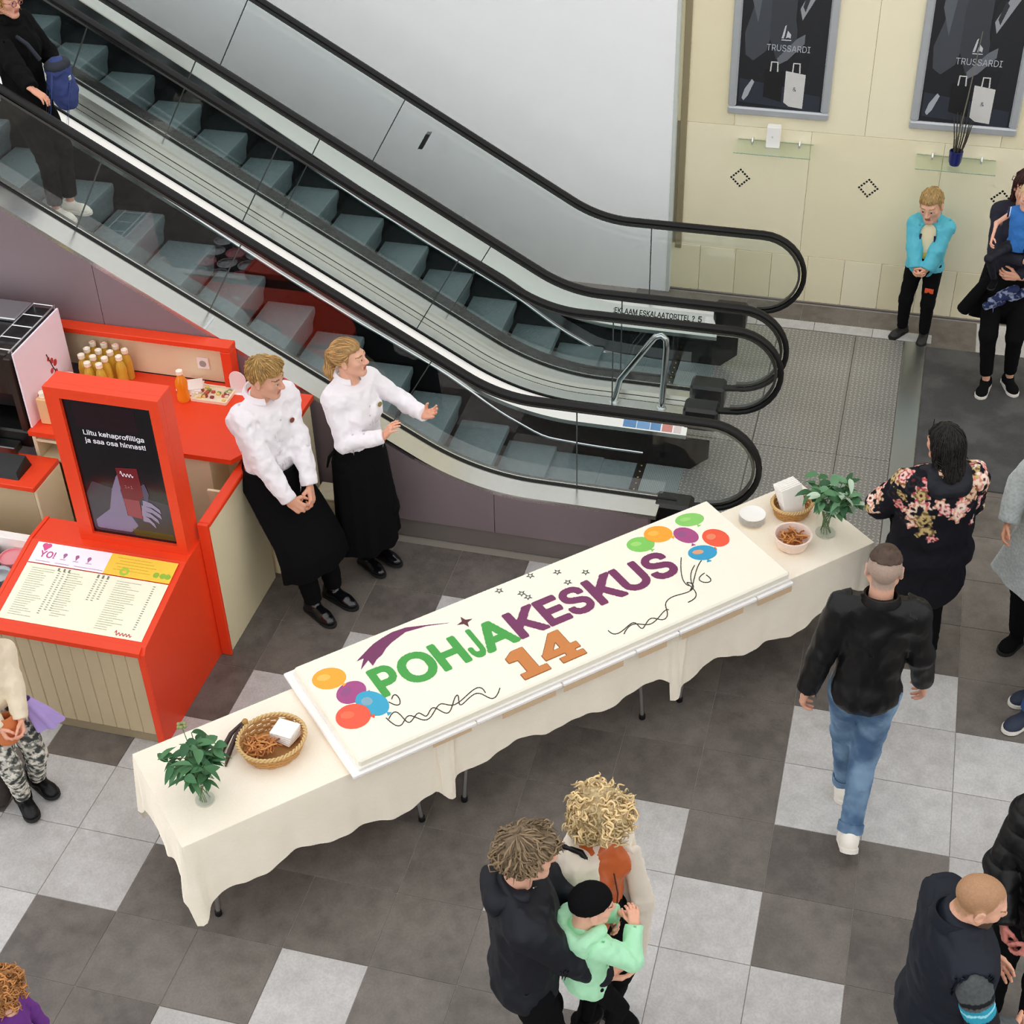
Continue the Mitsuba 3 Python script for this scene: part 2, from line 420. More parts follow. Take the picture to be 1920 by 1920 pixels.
for a in range(9):
    th = a * 2.4
    r0, r1 = .02, .05 + .05 * ((a * 37) % 10) / 10
    p0 = np.array([4.128 + r0 * math.cos(th), 6.65 + r0 * .6 * math.sin(th), 1.39])
    p1 = np.array([4.135 + r1 * math.cos(th), 6.65 + r1 * .5 * math.sin(th), 1.68 + .03 * (a % 4)])
    if a == 4:
        p1[2] = 2.35
        p1[0] = 4.17
    put(k, 'reed', tube([p0, (p0 + p1) / 2 + [.006, 0, 0], p1], [.006, .005, .003], 6), mat_once('reed', '#3a352b', .7) if a != 4 else mat_once('reed_pale', '#6b675c', .7))

# ------------------------------------------------------------------ escalators
C30, S30 = math.cos(PI / 6), math.sin(PI / 6)
BX, BZ, RAD = 1.40, .468, 1.5
XFAR = -4.2
BEND = [0.0]
def epath(off, xend=2.6, n=14, xstart=XFAR):
    """points (x, z) of the deck line offset upwards by off, from the high far end to the flat end"""
    t = RAD * math.tan(PI / 12)
    cx, cz, r = BX + BEND[0] + t, BZ + RAD, RAD - off
    arc = [(cx + r * math.sin(a), cz - r * math.cos(a)) for a in np.linspace(-PI / 6, 0, n)]
    L = (arc[0][0] - xstart) / C30
    up = [(arc[0][0] - C30 * s, arc[0][1] + S30 * s) for s in np.linspace(L, 0, 8)[:-1]]
    return np.array(up + arc + [(xend, cz - r)])
ND = len(epath(0))
def ribbon(prof, xend=2.6, close=True):
    """sweep of a closed cross-section [(y, off)...] along the escalator line"""
    L = [np.column_stack([(e := epath(o, xend))[:, 0], np.full(len(e), y), e[:, 1]]) for y, o in prof]
    n, N = len(prof), len(L[0])
    V = np.stack(L, 1).reshape(-1, 3)
    Fc = []
    for i in range(N - 1):
        for k in range(n if close else n - 1):
            l = (k + 1) % n
            Fc += [(i * n + k, (i + 1) * n + k, (i + 1) * n + l), (i * n + k, (i + 1) * n + l, i * n + l)]
    if close:
        for i, s in ((0, 1), (N - 1, -1)):
            for k in range(1, n - 1):
                f = (i * n, i * n + k, i * n + k + 1)
                Fc.append(f if s > 0 else f[::-1])
    m = trimesh.Trimesh(V, Fc, process=False)
    return m
HR, HXC = .617, 2.87
def rail_path(off0=HR, xc=HXC, r=.312):
    top = epath(off0, xc)
    z = top[-1, 1]
    arc = [(xc + r * math.sin(a), z - r + r * math.cos(a)) for a in np.linspace(0, PI, 18)[1:]]
    tail = [(xc - .12, z - 2 * r - .012), (xc - .26, z - 2 * r - .03)]
    return np.vstack([top, arc, tail])
def sweep_xz(path, y, prof):
    """prof: closed [(a, b)] with a across (y) and b along the in-plane normal of the path"""
    P = np.asarray(path)
    tan = np.gradient(P, axis=0)
    tan /= np.linalg.norm(tan, axis=1, keepdims=True)
    nor = np.column_stack([-tan[:, 1], tan[:, 0]])
    n, N = len(prof), len(P)
    V = np.concatenate([[(P[i, 0] + nor[i, 0] * b, y + a, P[i, 1] + nor[i, 1] * b) for a, b in prof] for i in range(N)])
    Fc = []
    for i in range(N - 1):
        for k in range(n):
            l = (k + 1) % n
            Fc += [(i * n + k, (i + 1) * n + l, (i + 1) * n + k), (i * n + k, i * n + l, (i + 1) * n + l)]
    for i, s in ((0, 1), (N - 1, -1)):
        for k in range(1, n - 1):
            f = (i * n, i * n + k, i * n + k + 1)
            Fc.append(f if s < 0 else f[::-1])
    return trimesh.Trimesh(V, Fc, process=False)
RUB = [(.031 * math.cos(a) , .004 + .016 * math.sin(a) + (.005 if math.sin(a) > 0 else 0)) for a in np.linspace(0, 2 * PI, 15)[:-1]]
def balustrade(esc, y, joints, base=0.):
    put(esc, 'handrail', sweep_xz(rail_path(), y, RUB), M_RUBBER, 40, label='black rubber handrail')
    g = rail_path(HR - .028, HXC, .312 - .028)
    put(esc, 'handrail_guide', sweep_xz(g[:-2], y, [(-.016, -.008), (.016, -.008), (.016, .008), (-.016, .008)]), M_DARKSTEEL, 30)
    # glass: between the deck line and the guide, split at the joints
    top, bot = rail_path(HR - .03, HXC, .282)[:-2], epath(base, 2.55)
    poly = Polygon(np.vstack([top, [(2.62, .45)], bot[::-1]])).buffer(0)
    cuts = []
    for x in joints:
        if x > 1.75:
            cuts.append(LineString([(x, 0), (x, 3)]).buffer(.0035))
        else:
            zb = BZ + (BX + BEND[0] - x) * math.tan(PI / 6)
            cuts.append(LineString([(x - .1 * S30, zb - .1 * C30), (x + 1.0 * S30, zb + 1.0 * C30)]).buffer(.0035))
    pieces = poly.difference(unary_union(cuts))
    for gp in sorted(pieces.geoms, key=lambda g_: g_.centroid.x):
        if gp.area > .01:
            v = trimesh.creation.triangulate_polygon(gp, engine='earcut')
            V = np.column_stack([v[0][:, 0], np.full(len(v[0]), y), v[0][:, 1]])
            put(esc, 'glass_panel', trimesh.Trimesh(V, v[1], process=False), M_GLASS)
    for c in cuts:
        gk = c.intersection(poly.buffer(-.004))
        if gk.area > 1e-6:
            put(esc, 'joint_strip', prism(gk, -.005, .005, xz(y)), mat_once('joint', '#3f4644', .4))
def newel_box(esc, y0, y1):
    put(esc, 'newel_box', box(2.56, 2.80, y0, y1, .30, .475, .02), M_BLACK, 30)
def escalator(y0, yg, phase, label, near_deck, far_outer, bends, low, nlow=0.):
    """y0, yg: glass lines of the near and far balustrade; bends: shift of the curve on either side; low: drop of the far deck"""
    e = thing('escalator', label, 'escalator', 'pair of escalators')
    ys, yf = y0 + .12, yg - .12          # step edges
    BEND[0] = bends[0]
    put(e, 'deck', ribbon([(near_deck, nlow), (near_deck, nlow - .03 if y0 < 4 else nlow - .16), (y0 + .11, nlow - .09), (y0 + .11, nlow - .045), (y0 + .03, nlow)]), M_STEEL, 20, label='brushed steel deck on the near side')
    put(e, 'glass_clamp', ribbon([(y0 - .008, nlow - .01), (y0 + .008, nlow - .01), (y0 + .008, nlow + .010), (y0 - .008, nlow + .010)], 2.7), M_RUBBER)
    balustrade(e, y0, [2.06, 0.86, -.30, -1.12, -2.3, -3.4], nlow)
    put(e, 'skirt', ribbon([(ys - .016, -.05), (ys - .008, -.05), (ys - .008, -.75), (ys - .016, -.75)], 2.35), M_SKIRT)
    BEND[0] = bends[1]
    drop = .075 if y0 < 4 else .155
    put(e, 'deck', ribbon([(yg - .116, low - drop), (yg - .116, low - drop - .03), (far_outer, low - .05), (far_outer, low), (yg + .005, low + .005), (yg - .035, low - .012)]), M_STEEL, 20, label='brushed steel deck on the far side')
    put(e, 'glass_clamp', ribbon([(yg - .008, low - .01), (yg + .008, low - .01), (yg + .008, low + .012), (yg - .008, low + .012)], 2.7), M_RUBBER)
    balustrade(e, yg, [2.06, .72, -.48, -1.7, -2.9] if y0 < 4 else [2.06, -.06, -1.19, -2.3], low)
    put(e, 'skirt', ribbon([(yf + .008, low - drop), (yf + .016, low - drop), (yf + .016, -.75), (yf + .008, -.75)], 2.35), M_SKIRT)
    dx = phase + bends[1] - .07
    put(e, 'skirt_end', prism(Polygon([(2.2, .012), (2.64, .012), (2.76, .12), (2.76, .26), (2.2, .26)]), 0, .02, xz(yf + .006)), M_SKIRT)
    from scipy.interpolate import PchipInterpolator
    lx, lz = np.array([-4.1, -1.74, .178, .87, 1.423, 1.679, 2.185, 2.35]), np.array([3.53, 2.157, .969, .589, .231, .125, .104, .104])
    tt = np.concatenate([np.linspace(-4.1, .87, 10), np.linspace(.95, 2.33, 24)])
    put(e, 'skirt_rail', tube(np.column_stack([tt + dx, np.full(len(tt), yf - .004), PchipInterpolator(lx, lz)(tt) - (.115 if y0 > 4 else 0)]), .011, 8), M_CHROME, 60, label='thin chrome rail along the far skirt')
    if y0 > 4:
        zz = PchipInterpolator(lx, lz)(tt)
        V = np.vstack([np.column_stack([tt + dx, np.full(len(tt), yf + .004), zz + o]) for o in (.0, -.115)])
        n = len(tt)
        put(e, 'skirt_panel', trimesh.Trimesh(V, [f for i in range(n - 1) for f in ((i, i + 1, n + i + 1), (i, n + i + 1, n + i))], process=False), M_SKIRTSTEEL, label='brushed metal skirt panel')
    for y in (y0, yg):
        newel_box(e, y - .07, y + .09)
    for k in range(-2, 16):
        x = 1.357 - .342 * k + phase
        z = (.185 + .197 * k) if k >= 0 else {-1: .06, -2: .02}[k]
        zl = max(z - .197, .012) if k > 0 else {0: .06, -1: .02, -2: .012}[k]
        if k < 0 and x - .012 > 2.27:
            continue
        prof = [(x - .346, z), (x - .012, z), (x - .004, z - .003), (x, z - .012), (x - .002, z - .05)]
        prof += [(x - .02 - .015 * t, z - .05 - (z - .05 - zl) * t) for t in (.5, 1)] if z - zl > .06 else [(x - .004, zl - .002)]
        prof += [(x - .05, zl - .03), (x - .346, z - .03)]
        put(e, 'step', prism(Polygon(prof), 0, yf - ys - .012, xz(ys + .006)), M_TREAD, 30)
    put(e, 'landing_tread', box(1.69 + phase, 2.275, ys + .006, yf - .006, -.01, .012, .003), M_TREAD)
    put(e, 'comb_plate', box(2.275, 2.335, ys, yf, -.01, .018, .004), M_BLACK)
    put(e, 'comb_floor', box(2.337, 2.60, ys, yf - .002, .0105, .016, .002), M_TREADPALE)
    for j in range(12):
        yy = ys + .04 + j * (yf - ys - .08) / 11
        put(e, 'comb_screw', lathe([(0, .0185), (.006, .0185), (.006, .021), (0, .021)], 8, (2.31, yy, 0)), mat_once('brass', '#b9a35a', .4))
    return e
Y1, Y2, Y3, Y4 = 3.38, 4.455, 4.74, 5.80
E1 = escalator(Y1, Y2, 0, 'nearer escalator with steel decks, the one a blonde woman rides', 3.2, Y3 - .105, (.01, .05), -.105)
E2 = escalator(Y3, Y4, .045, 'farther escalator along the white wall, empty and with glass balustrades', Y3 - .10, Y4 + .05, (.13, .115), -.055, -.07)
BEND[0] = .01
# side cladding of the nearer escalator
pth = epath(-.012, 2.57)
for a, b in ((-4.2, -2.2), (-2.2, -.95), (-.95, .35), (.35, 1.56), (1.56, 2.57)):
    s = .16 if a > 1 else .0
    clip = Polygon([(a + .002, .15), (b - .002, .15), (b - .002 + (.05 if b == 1.56 else 0) , 4), (a + .002 + (.05 if a == 1.56 else 0), 4)])
    g = Polygon(np.vstack([pth, [(2.57, .15), (XFAR, .15)]])).buffer(0).intersection(clip)
    put(E1, 'side_panel', prism(g, 0, .02, xz(3.20)), M_MAUVE, label='mauve grey side panel')
put(E1, 'plinth', box(XFAR, 2.57, 3.215, 3.24, 0, .155, .002), M_PLINTH)
put(E1, 'plinth_end', box(2.55, 2.572, 3.2, 3.40, 0, .45, .004), M_BLACK)
put(E2, 'side_panel', prism(Polygon(np.vstack([epath(-.06, 2.57), [(2.57, 0), (XFAR, 0)]])).buffer(0), 0, .02, xz(Y4 + .03)), M_PLINTH)
# notices on the decks
def deck_text(s, h, x, y, off, col, bold=0, width=None):
    ez = np.array([0, -math.sin(.5), math.cos(.5)])
    return text(s, h, basis((x, y, BZ + off), (1, 0, 0), np.cross(ez, (1, 0, 0)), ez), .001, bold, width)
def slope_frame(yg, low, drop):
    """foot of the far inner deck slope and its direction upwards"""
    p0, p1 = np.array([0, yg - .116, BZ + low - drop]), np.array([0, yg - .035, BZ + low - .012])
    return p0, nrm(p1 - p0)
p0, up = slope_frame(Y4, -.055, .155)
nn = np.cross((1, 0, 0), up)
put(E2, 'lettering', text('REKLAAM ESKALAATORITEL ?', .040, basis(p0 + up * .098 + nn * .0012 + np.array([1.78, 0, 0]), (1, 0, 0), up, nn), .001, 1, .64), M_BLACK, label='black advertising lettering on steel')
put(E2, 'lettering', text('5', .042, basis(p0 + up * .098 + nn * .0012 + np.array([2.44, 0, 0]), (1, 0, 0), up, nn), .001, 1), M_BLACK)
put(E2, 'sticker', prism(Polygon([(2.50, .094), (2.60, .094), (2.60, .145), (2.50, .145)]), 0, .0015, basis(p0 + nn * .0008, (1, 0, 0), up, nn)), M_WHITE, label='white sticker')
nn0 = nn
p0, up = slope_frame(Y2, -.105, .075)
nn = np.cross((1, 0, 0), up)
for a, b, c in ((2.16, 2.25, '#5f8fc4'), (2.255, 2.345, '#7ba6d6'), (2.35, 2.42, '#5f8fc4'), (2.43, 2.50, '#d98a80'), (2.51, 2.56, '#e9d6d4')):
    put(E1, 'sticker', prism(Polygon([(a, .010), (b, .010), (b, .072), (a, .072)]), 0, .0014, basis(p0 + nn * .0008, (1, 0, 0), up, nn)), mat_once('sticker_' + c[1:], c, .4), label='small safety sticker')
for y in (Y2 + .07, Y2 + .12):
    BEND[0] = .05
    put(E1, 'deck_seam', ribbon([(y - .0025, -.104), (y + .0025, -.104), (y + .0025, -.1025), (y - .0025, -.1025)], 2.55), M_SKIRT)
br = hull([(.36 + a + .5 * b, y, 1.575 + .866 * b) for a in (-.017, .017) for b in (-.07, .07) for y in (Y4 - .03, Y4 + .02)])
put(E2, 'bracket', br, M_DARKSTEEL, label='small grey clamp under the far handrail')
# bent chrome tube guard between the escalators
g = thing('chrome_guard', 'bent chrome tube guard standing on the deck between the two escalators', 'guard rail')
put(g, 'tube', tube([(2.06, 4.52, BZ - .10), (2.10, 4.52, .56), (2.30, 4.52, .88), (2.335, 4.52, .93), (2.375, 4.52, .945), (2.405, 4.52, .92), (2.41, 4.52, .85), (2.395, 4.52, BZ - .10)], .022, 12), M_CHROME, 60)
for x in (2.06, 2.395):
    put(g, 'foot', lathe([(0, BZ - .1), (.035, BZ - .1), (.035, BZ - .092), (.02, BZ - .088), (0, BZ - .088)], 16, (x, 4.52, 0)), M_CHROME, 30)
# tie bar between balustrades, seen on the near steel deck
for x in (-.26, .86):
    zb = BZ + (BX - x) * math.tan(PI / 6) + .004
    put(E1, 'deck_joint', hull([(x + dx + s * S30 * 0, y, zb - (dx) * math.tan(PI / 6) + d) for dx in (-.006, .006) for s in (0,) for y in (3.198, 3.345) for d in (0, .004)]), M_CHROME)
# ------------------------------------------------------------------ red and cream cafe kiosk
def tri_mesh(V, Fc):
    return trimesh.Trimesh(np.asarray(V, float), np.asarray(Fc), process=False)
k = thing('kiosk_counter', 'red and cream kiosk counter front with sloping menu board', 'kiosk counter')
slat = mikit.ply(box(.001, .0825, 0, .014, .07, .695, .006), M_CREAMSLAT)
for i in range(11):
    put(k, 'slat', slat, M_CREAMSLAT, to_world=T().translate([-.755 + .0832 * i, 1.112, 0]))
put(k, 'front_backing', box(-.76, .17, 1.126, 1.15, .02, .70, .002), mat_once('slat_gap', '#d9cba8', .6))
put(k, 'kick_strip', box(-.76, .18, 1.12, 1.14, 0, .065, .003), mat_once('kick', '#8f8167', .6))
put(k, 'red_post', box(.163, .205, 1.098, 1.14, 0, .71, .004), M_RED)
SL = math.atan2(.865 - .735, 1.70 - 1.15)
side = Polygon([(1.10, .0), (1.10, .70), (1.13, .738), (1.70, .872), (1.90, .872), (1.90, 0)])
YZ = lambda x: np.array([[0, 0, 1, x], [1, 0, 0, 0], [0, 1, 0, 0], [0, 0, 0, 1.]])
put(k, 'side_panel', prism(side, 0, .022, YZ(.186)), M_RED, label='red side panel')
put(k, 'side_panel', prism(side, 0, .022, YZ(-.775)), M_RED, label='red side panel')
put(k, 'front_edge', hull([(x, y, z) for x in (-.77, .186) for y, z in ((1.088, .692), (1.088, .722), (1.125, .742), (1.14, .692))]), M_RED)
put(k, 'slope_board', prism(Polygon([(1.12, .70), (1.12, .735), (1.70, .866), (1.70, .83)]), -.753, .186, YZ(0)), M_RED)
put(k, 'flat_top', box(-.753, .186, 1.70, 1.90, .82, .866, .004), M_RED)
mo = np.array([0, 1.14, .7402]); my = np.array([0, math.cos(SL), math.sin(SL)]); mz = np.array([0, -math.sin(SL), math.cos(SL)])
MB = lambda d=0: basis(mo + mz * d, (1, 0, 0), my, mz)
from shapely.geometry import box as sbox
menu = thing('menu_board', 'cream and yellow menu sheet lying on the sloping red counter front', 'menu')
put(menu, 'price_sheet', prism(sbox(-.70, .02, .17, .405), 0, .002, MB()), mat_once('menu_cream', '#f1ecd2', .35))
put(menu, 'white_banner', prism(sbox(-.70, .412, -.235, .555), 0, .002, MB()), mat_once('menu_white', '#f3eaf1', .35))
put(menu, 'yellow_banner', prism(sbox(-.235, .412, .17, .555), 0, .002, MB()), mat_once('menu_yellow', '#f3c743', .35))
def bars(rects, col, name, d=.0021, label=None):
    put(menu, name, cat([prism(sbox(*r), 0, .0006, MB(d)) for r in rects]), mat_once('ink_' + col[1:], col, .6), kind='stuff', label=label)
R1, R2, R3 = [], [], []
for c, (x0, n, w) in enumerate(((-.655, 22, .15), (-.415, 20, .10), (-.13, 22, .16))):
    for i in range(n):
        y = .375 - i * .0152
        R1.append((x0, y, x0 + w * rng.uniform(.45, 1), y + .0035))
for x0, n in ((-.49, 20), (-.46, 18), (-.43, 18), (-.255, 11), (-.225, 11), (-.195, 10), (.09, 20)):
    for i in range(n):
        y = .375 - i * .0152
        R2.append((x0, y, x0 + .014, y + .0045))
bars(R1, '#a8a48c', 'text_lines')
bars(R2, '#6f705f', 'price_lines')
bars([(x, .378, x + .012, .398) for x in (-.50, -.465, -.435, -.255, -.225, -.195)], '#77786c', 'cup_symbols')
for i in range(5):
    R3.append((-.19 + .02 * (i % 2), .53 - i * .02, .02 + .02 * (i % 3), .534 - i * .02))
bars(R3, '#d8a52c', 'yellow_text_lines')
bars([(x, .425, x + .09, .429) for x in (-.66, -.54, -.42, -.33)] + [(-.52 + .08 * i, .455, -.485 + .08 * i, .46) for i in range(3)], '#b894ae', 'banner_text_lines')
heart = Point(-.012, .01).buffer(.016).union(Point(.012, .01).buffer(.016)).union(Polygon([(-.027, .005), (.027, .005), (0, -.03)]))
put(menu, 'heart', prism(affinity.translate(heart, -.635, .525), 0, .0008, MB(.002)), mat_once('pink_ink', '#d24f86', .5))
put(menu, 'heading', text('YO!', .042, basis(mo + my * .455 + np.array([-.655, 0, 0]) + mz * .002, (1, 0, 0), my, mz), .0008, 1), mat_once('pink_ink2', '#b8447f', .5), label="lettering 'YO!'")
for i in range(3):
    put(menu, 'ice_cream_print', prism(Point(-.50 + .075 * i, .49).buffer(.012).union(Polygon([(-.51 + .075 * i, .485), (-.49 + .075 * i, .485), (-.50 + .075 * i, .462)])), 0, .0007, MB(.002)), mat_once('mauve_ink', '#a2628f', .5))
put(menu, 'green_print', prism(Point(-.115, .445).buffer(.028).difference(Point(-.115, .445).buffer(.013)), 0, .0008, MB(.002)), mat_once('green_ink', '#a9c23c', .5))
for a in (.075, .115, .145):
    put(menu, 'fruit_print', prism(Point(a, .455).buffer(.018), 0, .0008, MB(.002)), mat_once('green_ink2', '#8fb53a', .5))
def script_line(x, y, w, h, n):
    return [(x + w * t, y + h * (.5 + .5 * math.sin(n * PI * 2 * t)) * (1 if t > .12 else 1.6)) for t in np.linspace(0, 1, 40)]
put(menu, 'red_script', tube([mo + my * b + mz * .003 + np.array([a, 0, 0]) for a, b in script_line(.0, .035, .10, .018, 5)], .0022, 5), mat_once('red_ink', '#b5373c', .5))

# totem with the screen
t = thing('screen_totem', 'red framed upright advertising screen on the kiosk counter', 'screen')
x0, x1, z0, z1 = -.478, .191, .867, 1.905
sx0, sx1, sz0, sz1 = -.392, .132, .918, 1.842
ring = sbox(x0, z0, x1, z1).difference(sbox(sx0, sz0, sx1, sz1))
put(t, 'frame', prism(ring, 0, .05, xz(1.765)), M_RED)
put(t, 'housing', box(x0, x1, 1.8155, 1.925, z0, z1, .003), M_RED)
scr = put(t, 'screen', box(sx0 + .001, sx1 - .001, 1.7855, 1.815, sz0 + .001, sz1 - .001, .001), M_SCREEN)
def onscreen(pts, col, d, name, smooth=.012):
    g = Polygon([(sx0 + a * (sx1 - sx0), sz0 + b * (sz1 - sz0)) for a, b in pts])
    g = g.buffer(smooth).buffer(-smooth).buffer(-smooth * .6).buffer(smooth * .6) if smooth else g
    put(scr, name, prism(g, 0, .0006, xz(1.7848 - d)), mat_once('screen_' + col[1:], col, .2))
onscreen([(.02, .02), (.02, .30), (.12, .40), (.40, .36), (.98, .30), (.98, .02)], '#3a3540', .0000, 'grey_backdrop', .03)
onscreen([(.10, .80), (.10, .97), (.80, .97), (.80, .80)], '#1d0713', .0, 'dim_red_glow', .02)
onscreen([(.06, .04), (.06, .10), (.26, .20), (.34, .36), (.42, .46), (.47, .50), (.50, .46), (.44, .36), (.46, .22), (.56, .10), (.46, .04)], '#7d7190', .0007, 'hand_print', .02)
onscreen([(.46, .17), (.44, .53), (.69, .545), (.70, .34), (.64, .30), (.64, .16)], '#6a1420', .0014, 'red_card_print', .004)
onscreen([(.47, .17), (.455, .30), (.64, .30), (.63, .16)], '#8c3b46', .0020, 'red_card_print', .004)
for i, (a, b, l) in enumerate(((.69, .265, .17), (.665, .225, .19), (.655, .185, .16), (.655, .145, .11))):
    onscreen([(a - .02, b), (a - .01, b + .045), (a + l * .5, b + .03), (a + l, b - .01), (a + l + .01, b - .045), (a + l * .5, b - .004)], '#8d82a0', .0026, 'finger_print', .004)
onscreen([(.70, .30), (.70, .42), (.74, .44), (.77, .36), (.74, .30)], '#4c4560', .0022, 'thumb_print', .006)
onscreen([(.50, .02), (.48, .07), (.95, .07), (.98, .02)], '#4a4420', .0007, 'table_print', .004)
for i, s in enumerate(('Liitu kehaprofiiliga', 'ja saa osa hinnast!')):
    put(scr, 'lettering', text(s, .030, basis((sx0 + .085, 1.784, 1.61 - .052 * i), (1, 0, 0), (0, 0, 1), (0, -1, 0)), .0008, 1, .36), mat_once('white_ink', '#e6e2ec', .5))
put(scr, 'script_print', tube([(sx0 + .255 + a, 1.7820, 1.355 + b) for a, b in script_line(0, 0, .075, .022, 4)], .0022, 5), mat_once('white_ink', '#e6e2ec', .5))
put(scr, 'lettering', text('1+1', .020, basis((sx0 + .262, 1.7822, 1.275), (1, 0, 0), (0, 0, 1), (0, -1, 0)), .0006, 0), mat_once('rose_ink', '#c06a78', .5))

# partition wall with the red cap, and the red topped rear counter
p = thing('kiosk_partition', 'cream half wall with a red cap joining the kiosk counters', 'partition')
put(p, 'panel', box(.222, .262, 1.905, 2.62, 0, .965, .003), M_CREAM)
put(p, 'cap', box(.208, .276, 1.905, 2.63, .966, 1.0, .006), M_RED)
put(p, 'edge', box(.21, .274, 1.88, 1.904, .0, 1.0, .003), M_RED)
put(p, 'inner_panel', box(.10, .221, 2.25, 2.27, .55, .95, .003), M_CREAM)
c = thing('kiosk_rear_counter', 'red topped cream counter against the escalator side', 'counter')
top = Polygon([(-1.13, 2.41), (.20, 2.41), (.43, 2.80), (.43, 3.165), (-1.13, 3.165)])
put(c, 'worktop', prism(top, 1.035, 1.068), M_RED)
bod = Polygon([(-.93, 2.44), (.18, 2.44), (.40, 2.81), (.40, 3.16), (-.93, 3.16)])
put(c, 'body', prism(bod.difference(sbox(.04, 2.40, .30, 2.66)), 0, 1.034), M_CREAM)
put(c, 'slot', box(.20, .33, 3.04, 3.075, 1.0685, 1.074, .002), mat_once('dark_red', '#8e1a10', .5))
# open shelf cabinet at the left end
for a, b in ((-1.125, -1.10), (-.96, -.932)):
    put(c, 'cabinet_side', box(a, b, 2.43, 3.16, 0, 1.034, .003), M_CREAM)
put(c, 'cabinet_back', box(-1.10, -.96, 3.0, 3.02, 0, 1.034, .003), mat_once('dark_wine', '#3a0f12', .6))
for z in (.30, .86, 1.0):
    put(c, 'cabinet_shelf', box(-1.0995, -.9605, 2.432, 2.999, z - .02, z, .003), M_CREAM)
h = thing('kiosk_splashback', 'cream splashback with a red frame behind the bottles', 'splashback')
put(h, 'panel', box(-1.6, -.13, 3.172, 3.19, 1.07, 1.34, .002), M_CREAM)
put(h, 'top_rail', box(-1.6, -.06, 3.10, 3.195, 1.345, 1.382, .004), M_RED)
put(h, 'end_post', box(-.128, -.062, 3.10, 3.195, 1.07, 1.343, .004), M_RED)
o = put(h, 'socket', box(-.33, -.25, 3.160, 3.171, 1.16, 1.24, .006), M_WHITE, label='white wall socket')
put(o, 'socket_well', lathe([(0, 0), (.022, 0), (.022, .004), (.018, .004), (0, .001)], 20).apply_transform(basis((-.29, 3.1595, 1.20), (1, 0, 0), (0, 0, 1), (0, -1, 0))), mat_once('socket_grey', '#9a9691', .5))

# lower counter and display case at the far left
lc = thing('kiosk_side_counter', 'low cream counter with a red top under the coffee machine', 'counter')
put(lc, 'worktop', box(-2.3, -.955, 2.09, 2.40, .865, .90, .004), M_RED)
put(lc, 'front_panel', box(-2.3, -1.34, 2.11, 2.13, .0, .864, .003), M_CREAMSLAT)
put(lc, 'front_panel', box(-1.335, -.975, 2.11, 2.13, .0, .864, .003), M_CREAMSLAT)
put(lc, 'end_panel', box(-.975, -.955, 2.11, 2.40, 0, .864, .003), M_CREAM)
dc = thing('ice_cream_case', 'display case with tubs to the left of the sloping menu board', 'display case')
put(dc, 'body', box(-1.9, -.80, 1.13, 1.84, 0, .60, .004), M_CREAMSLAT)
put(dc, 'rim', cat(box(-1.9, -.80, 1.78, 1.84, .601, .76, .004), box(-.83, -.80, 1.13, 1.78, .601, .70, .003)), M_WHITE)
put(dc, 'well', box(-1.88, -.832, 1.14, 1.778, .601, .61, .002), M_DARKSTEEL)
tub = cat(lathe([(0, .612), (.066, .612), (.078, .70), (.072, .70), (.070, .688), (0, .692)], 24))
for i in range(3):
    for j in range(4):
        s = solo('ice_cream_tub', f'round {"metal" if (i + j) % 3 else "pink"} tub in the display case, {("nearest", "second", "third")[i]} row from the menu board, {("rearmost", "second", "third", "frontmost")[j]}', 'tub', moved(tub, -.925 - .17 * i, 1.70 - .165 * j), M_ALU if (i + j) % 3 else mat_once('pink_ice', '#d98f96', .6), 30, 'tubs in the display case')

# coffee machine, panel and small wares
cm = thing('coffee_machine', 'large black coffee machine with chrome cup rails at the left edge', 'coffee machine')
put(cm, 'body', box(-2.1, -1.15, 2.62, 3.05, 1.07, 1.55, .012), M_BLACK)
put(cm, 'lower_body', box(-2.1, -1.15, 2.45, 3.05, .905, 1.03, .012), M_BLACK)
put(cm, 'side_post', box(-1.20, -1.15, 2.45, 2.618, 1.03, 1.55, .006), mat_once('brown_black', '#231a14', .3))
put(cm, 'front_panel', box(-2.1, -1.205, 2.50, 2.617, 1.25, 1.55, .01), mat_once('brown_black', '#231a14', .3))
for y in (2.50, 2.63, 2.76, 2.89, 3.02):
    put(cm, 'cup_rail', tube([(-1.16, y, 1.585), (-1.30, y, 1.585)], .006, 8), M_CHROME, 60)
for x in (-1.16, -1.30):
    put(cm, 'cup_rail', tube([(x, 2.47, 1.585), (x, 3.03, 1.585)], .006, 8), M_CHROME, 60)
for y in (2.5, 3.02):
    for x in (-1.16, -1.30):
        put(cm, 'rail_post', tube([(x, y, 1.54), (x, y, 1.585)], .006, 8), M_CHROME, 60)
put(cm, 'top_tray', box(-2.1, -1.33, 2.84, 3.05, 1.551, 1.575, .006), M_ALU)
put(cm, 'yellow_notice', box(-1.6, -1.42, 2.66, 2.78, 1.5505, 1.556, .001), mat_once('yellow', '#e8d24a', .5))
put(cm, 'steam_arm', tube([(-1.34, 2.47, 1.30), (-1.34, 2.42, 1.25), (-1.36, 2.42, 1.08)], .009, 8), M_CHROME, 60)
put(cm, 'drip_tray', box(-2.0, -1.22, 2.36, 2.448, .905, .96, .006), M_DARKSTEEL)
jug = solo('milk_jug', 'pale metal jug standing under the coffee machine', 'jug', lathe([(0, .965), (.05, .965), (.055, 1.0), (.042, 1.06), (.047, 1.085), (.043, 1.085), (.037, 1.06), (.048, 1.0), (0, .975)], 24, (-1.42, 2.405, 0)), M_ALU, 40)
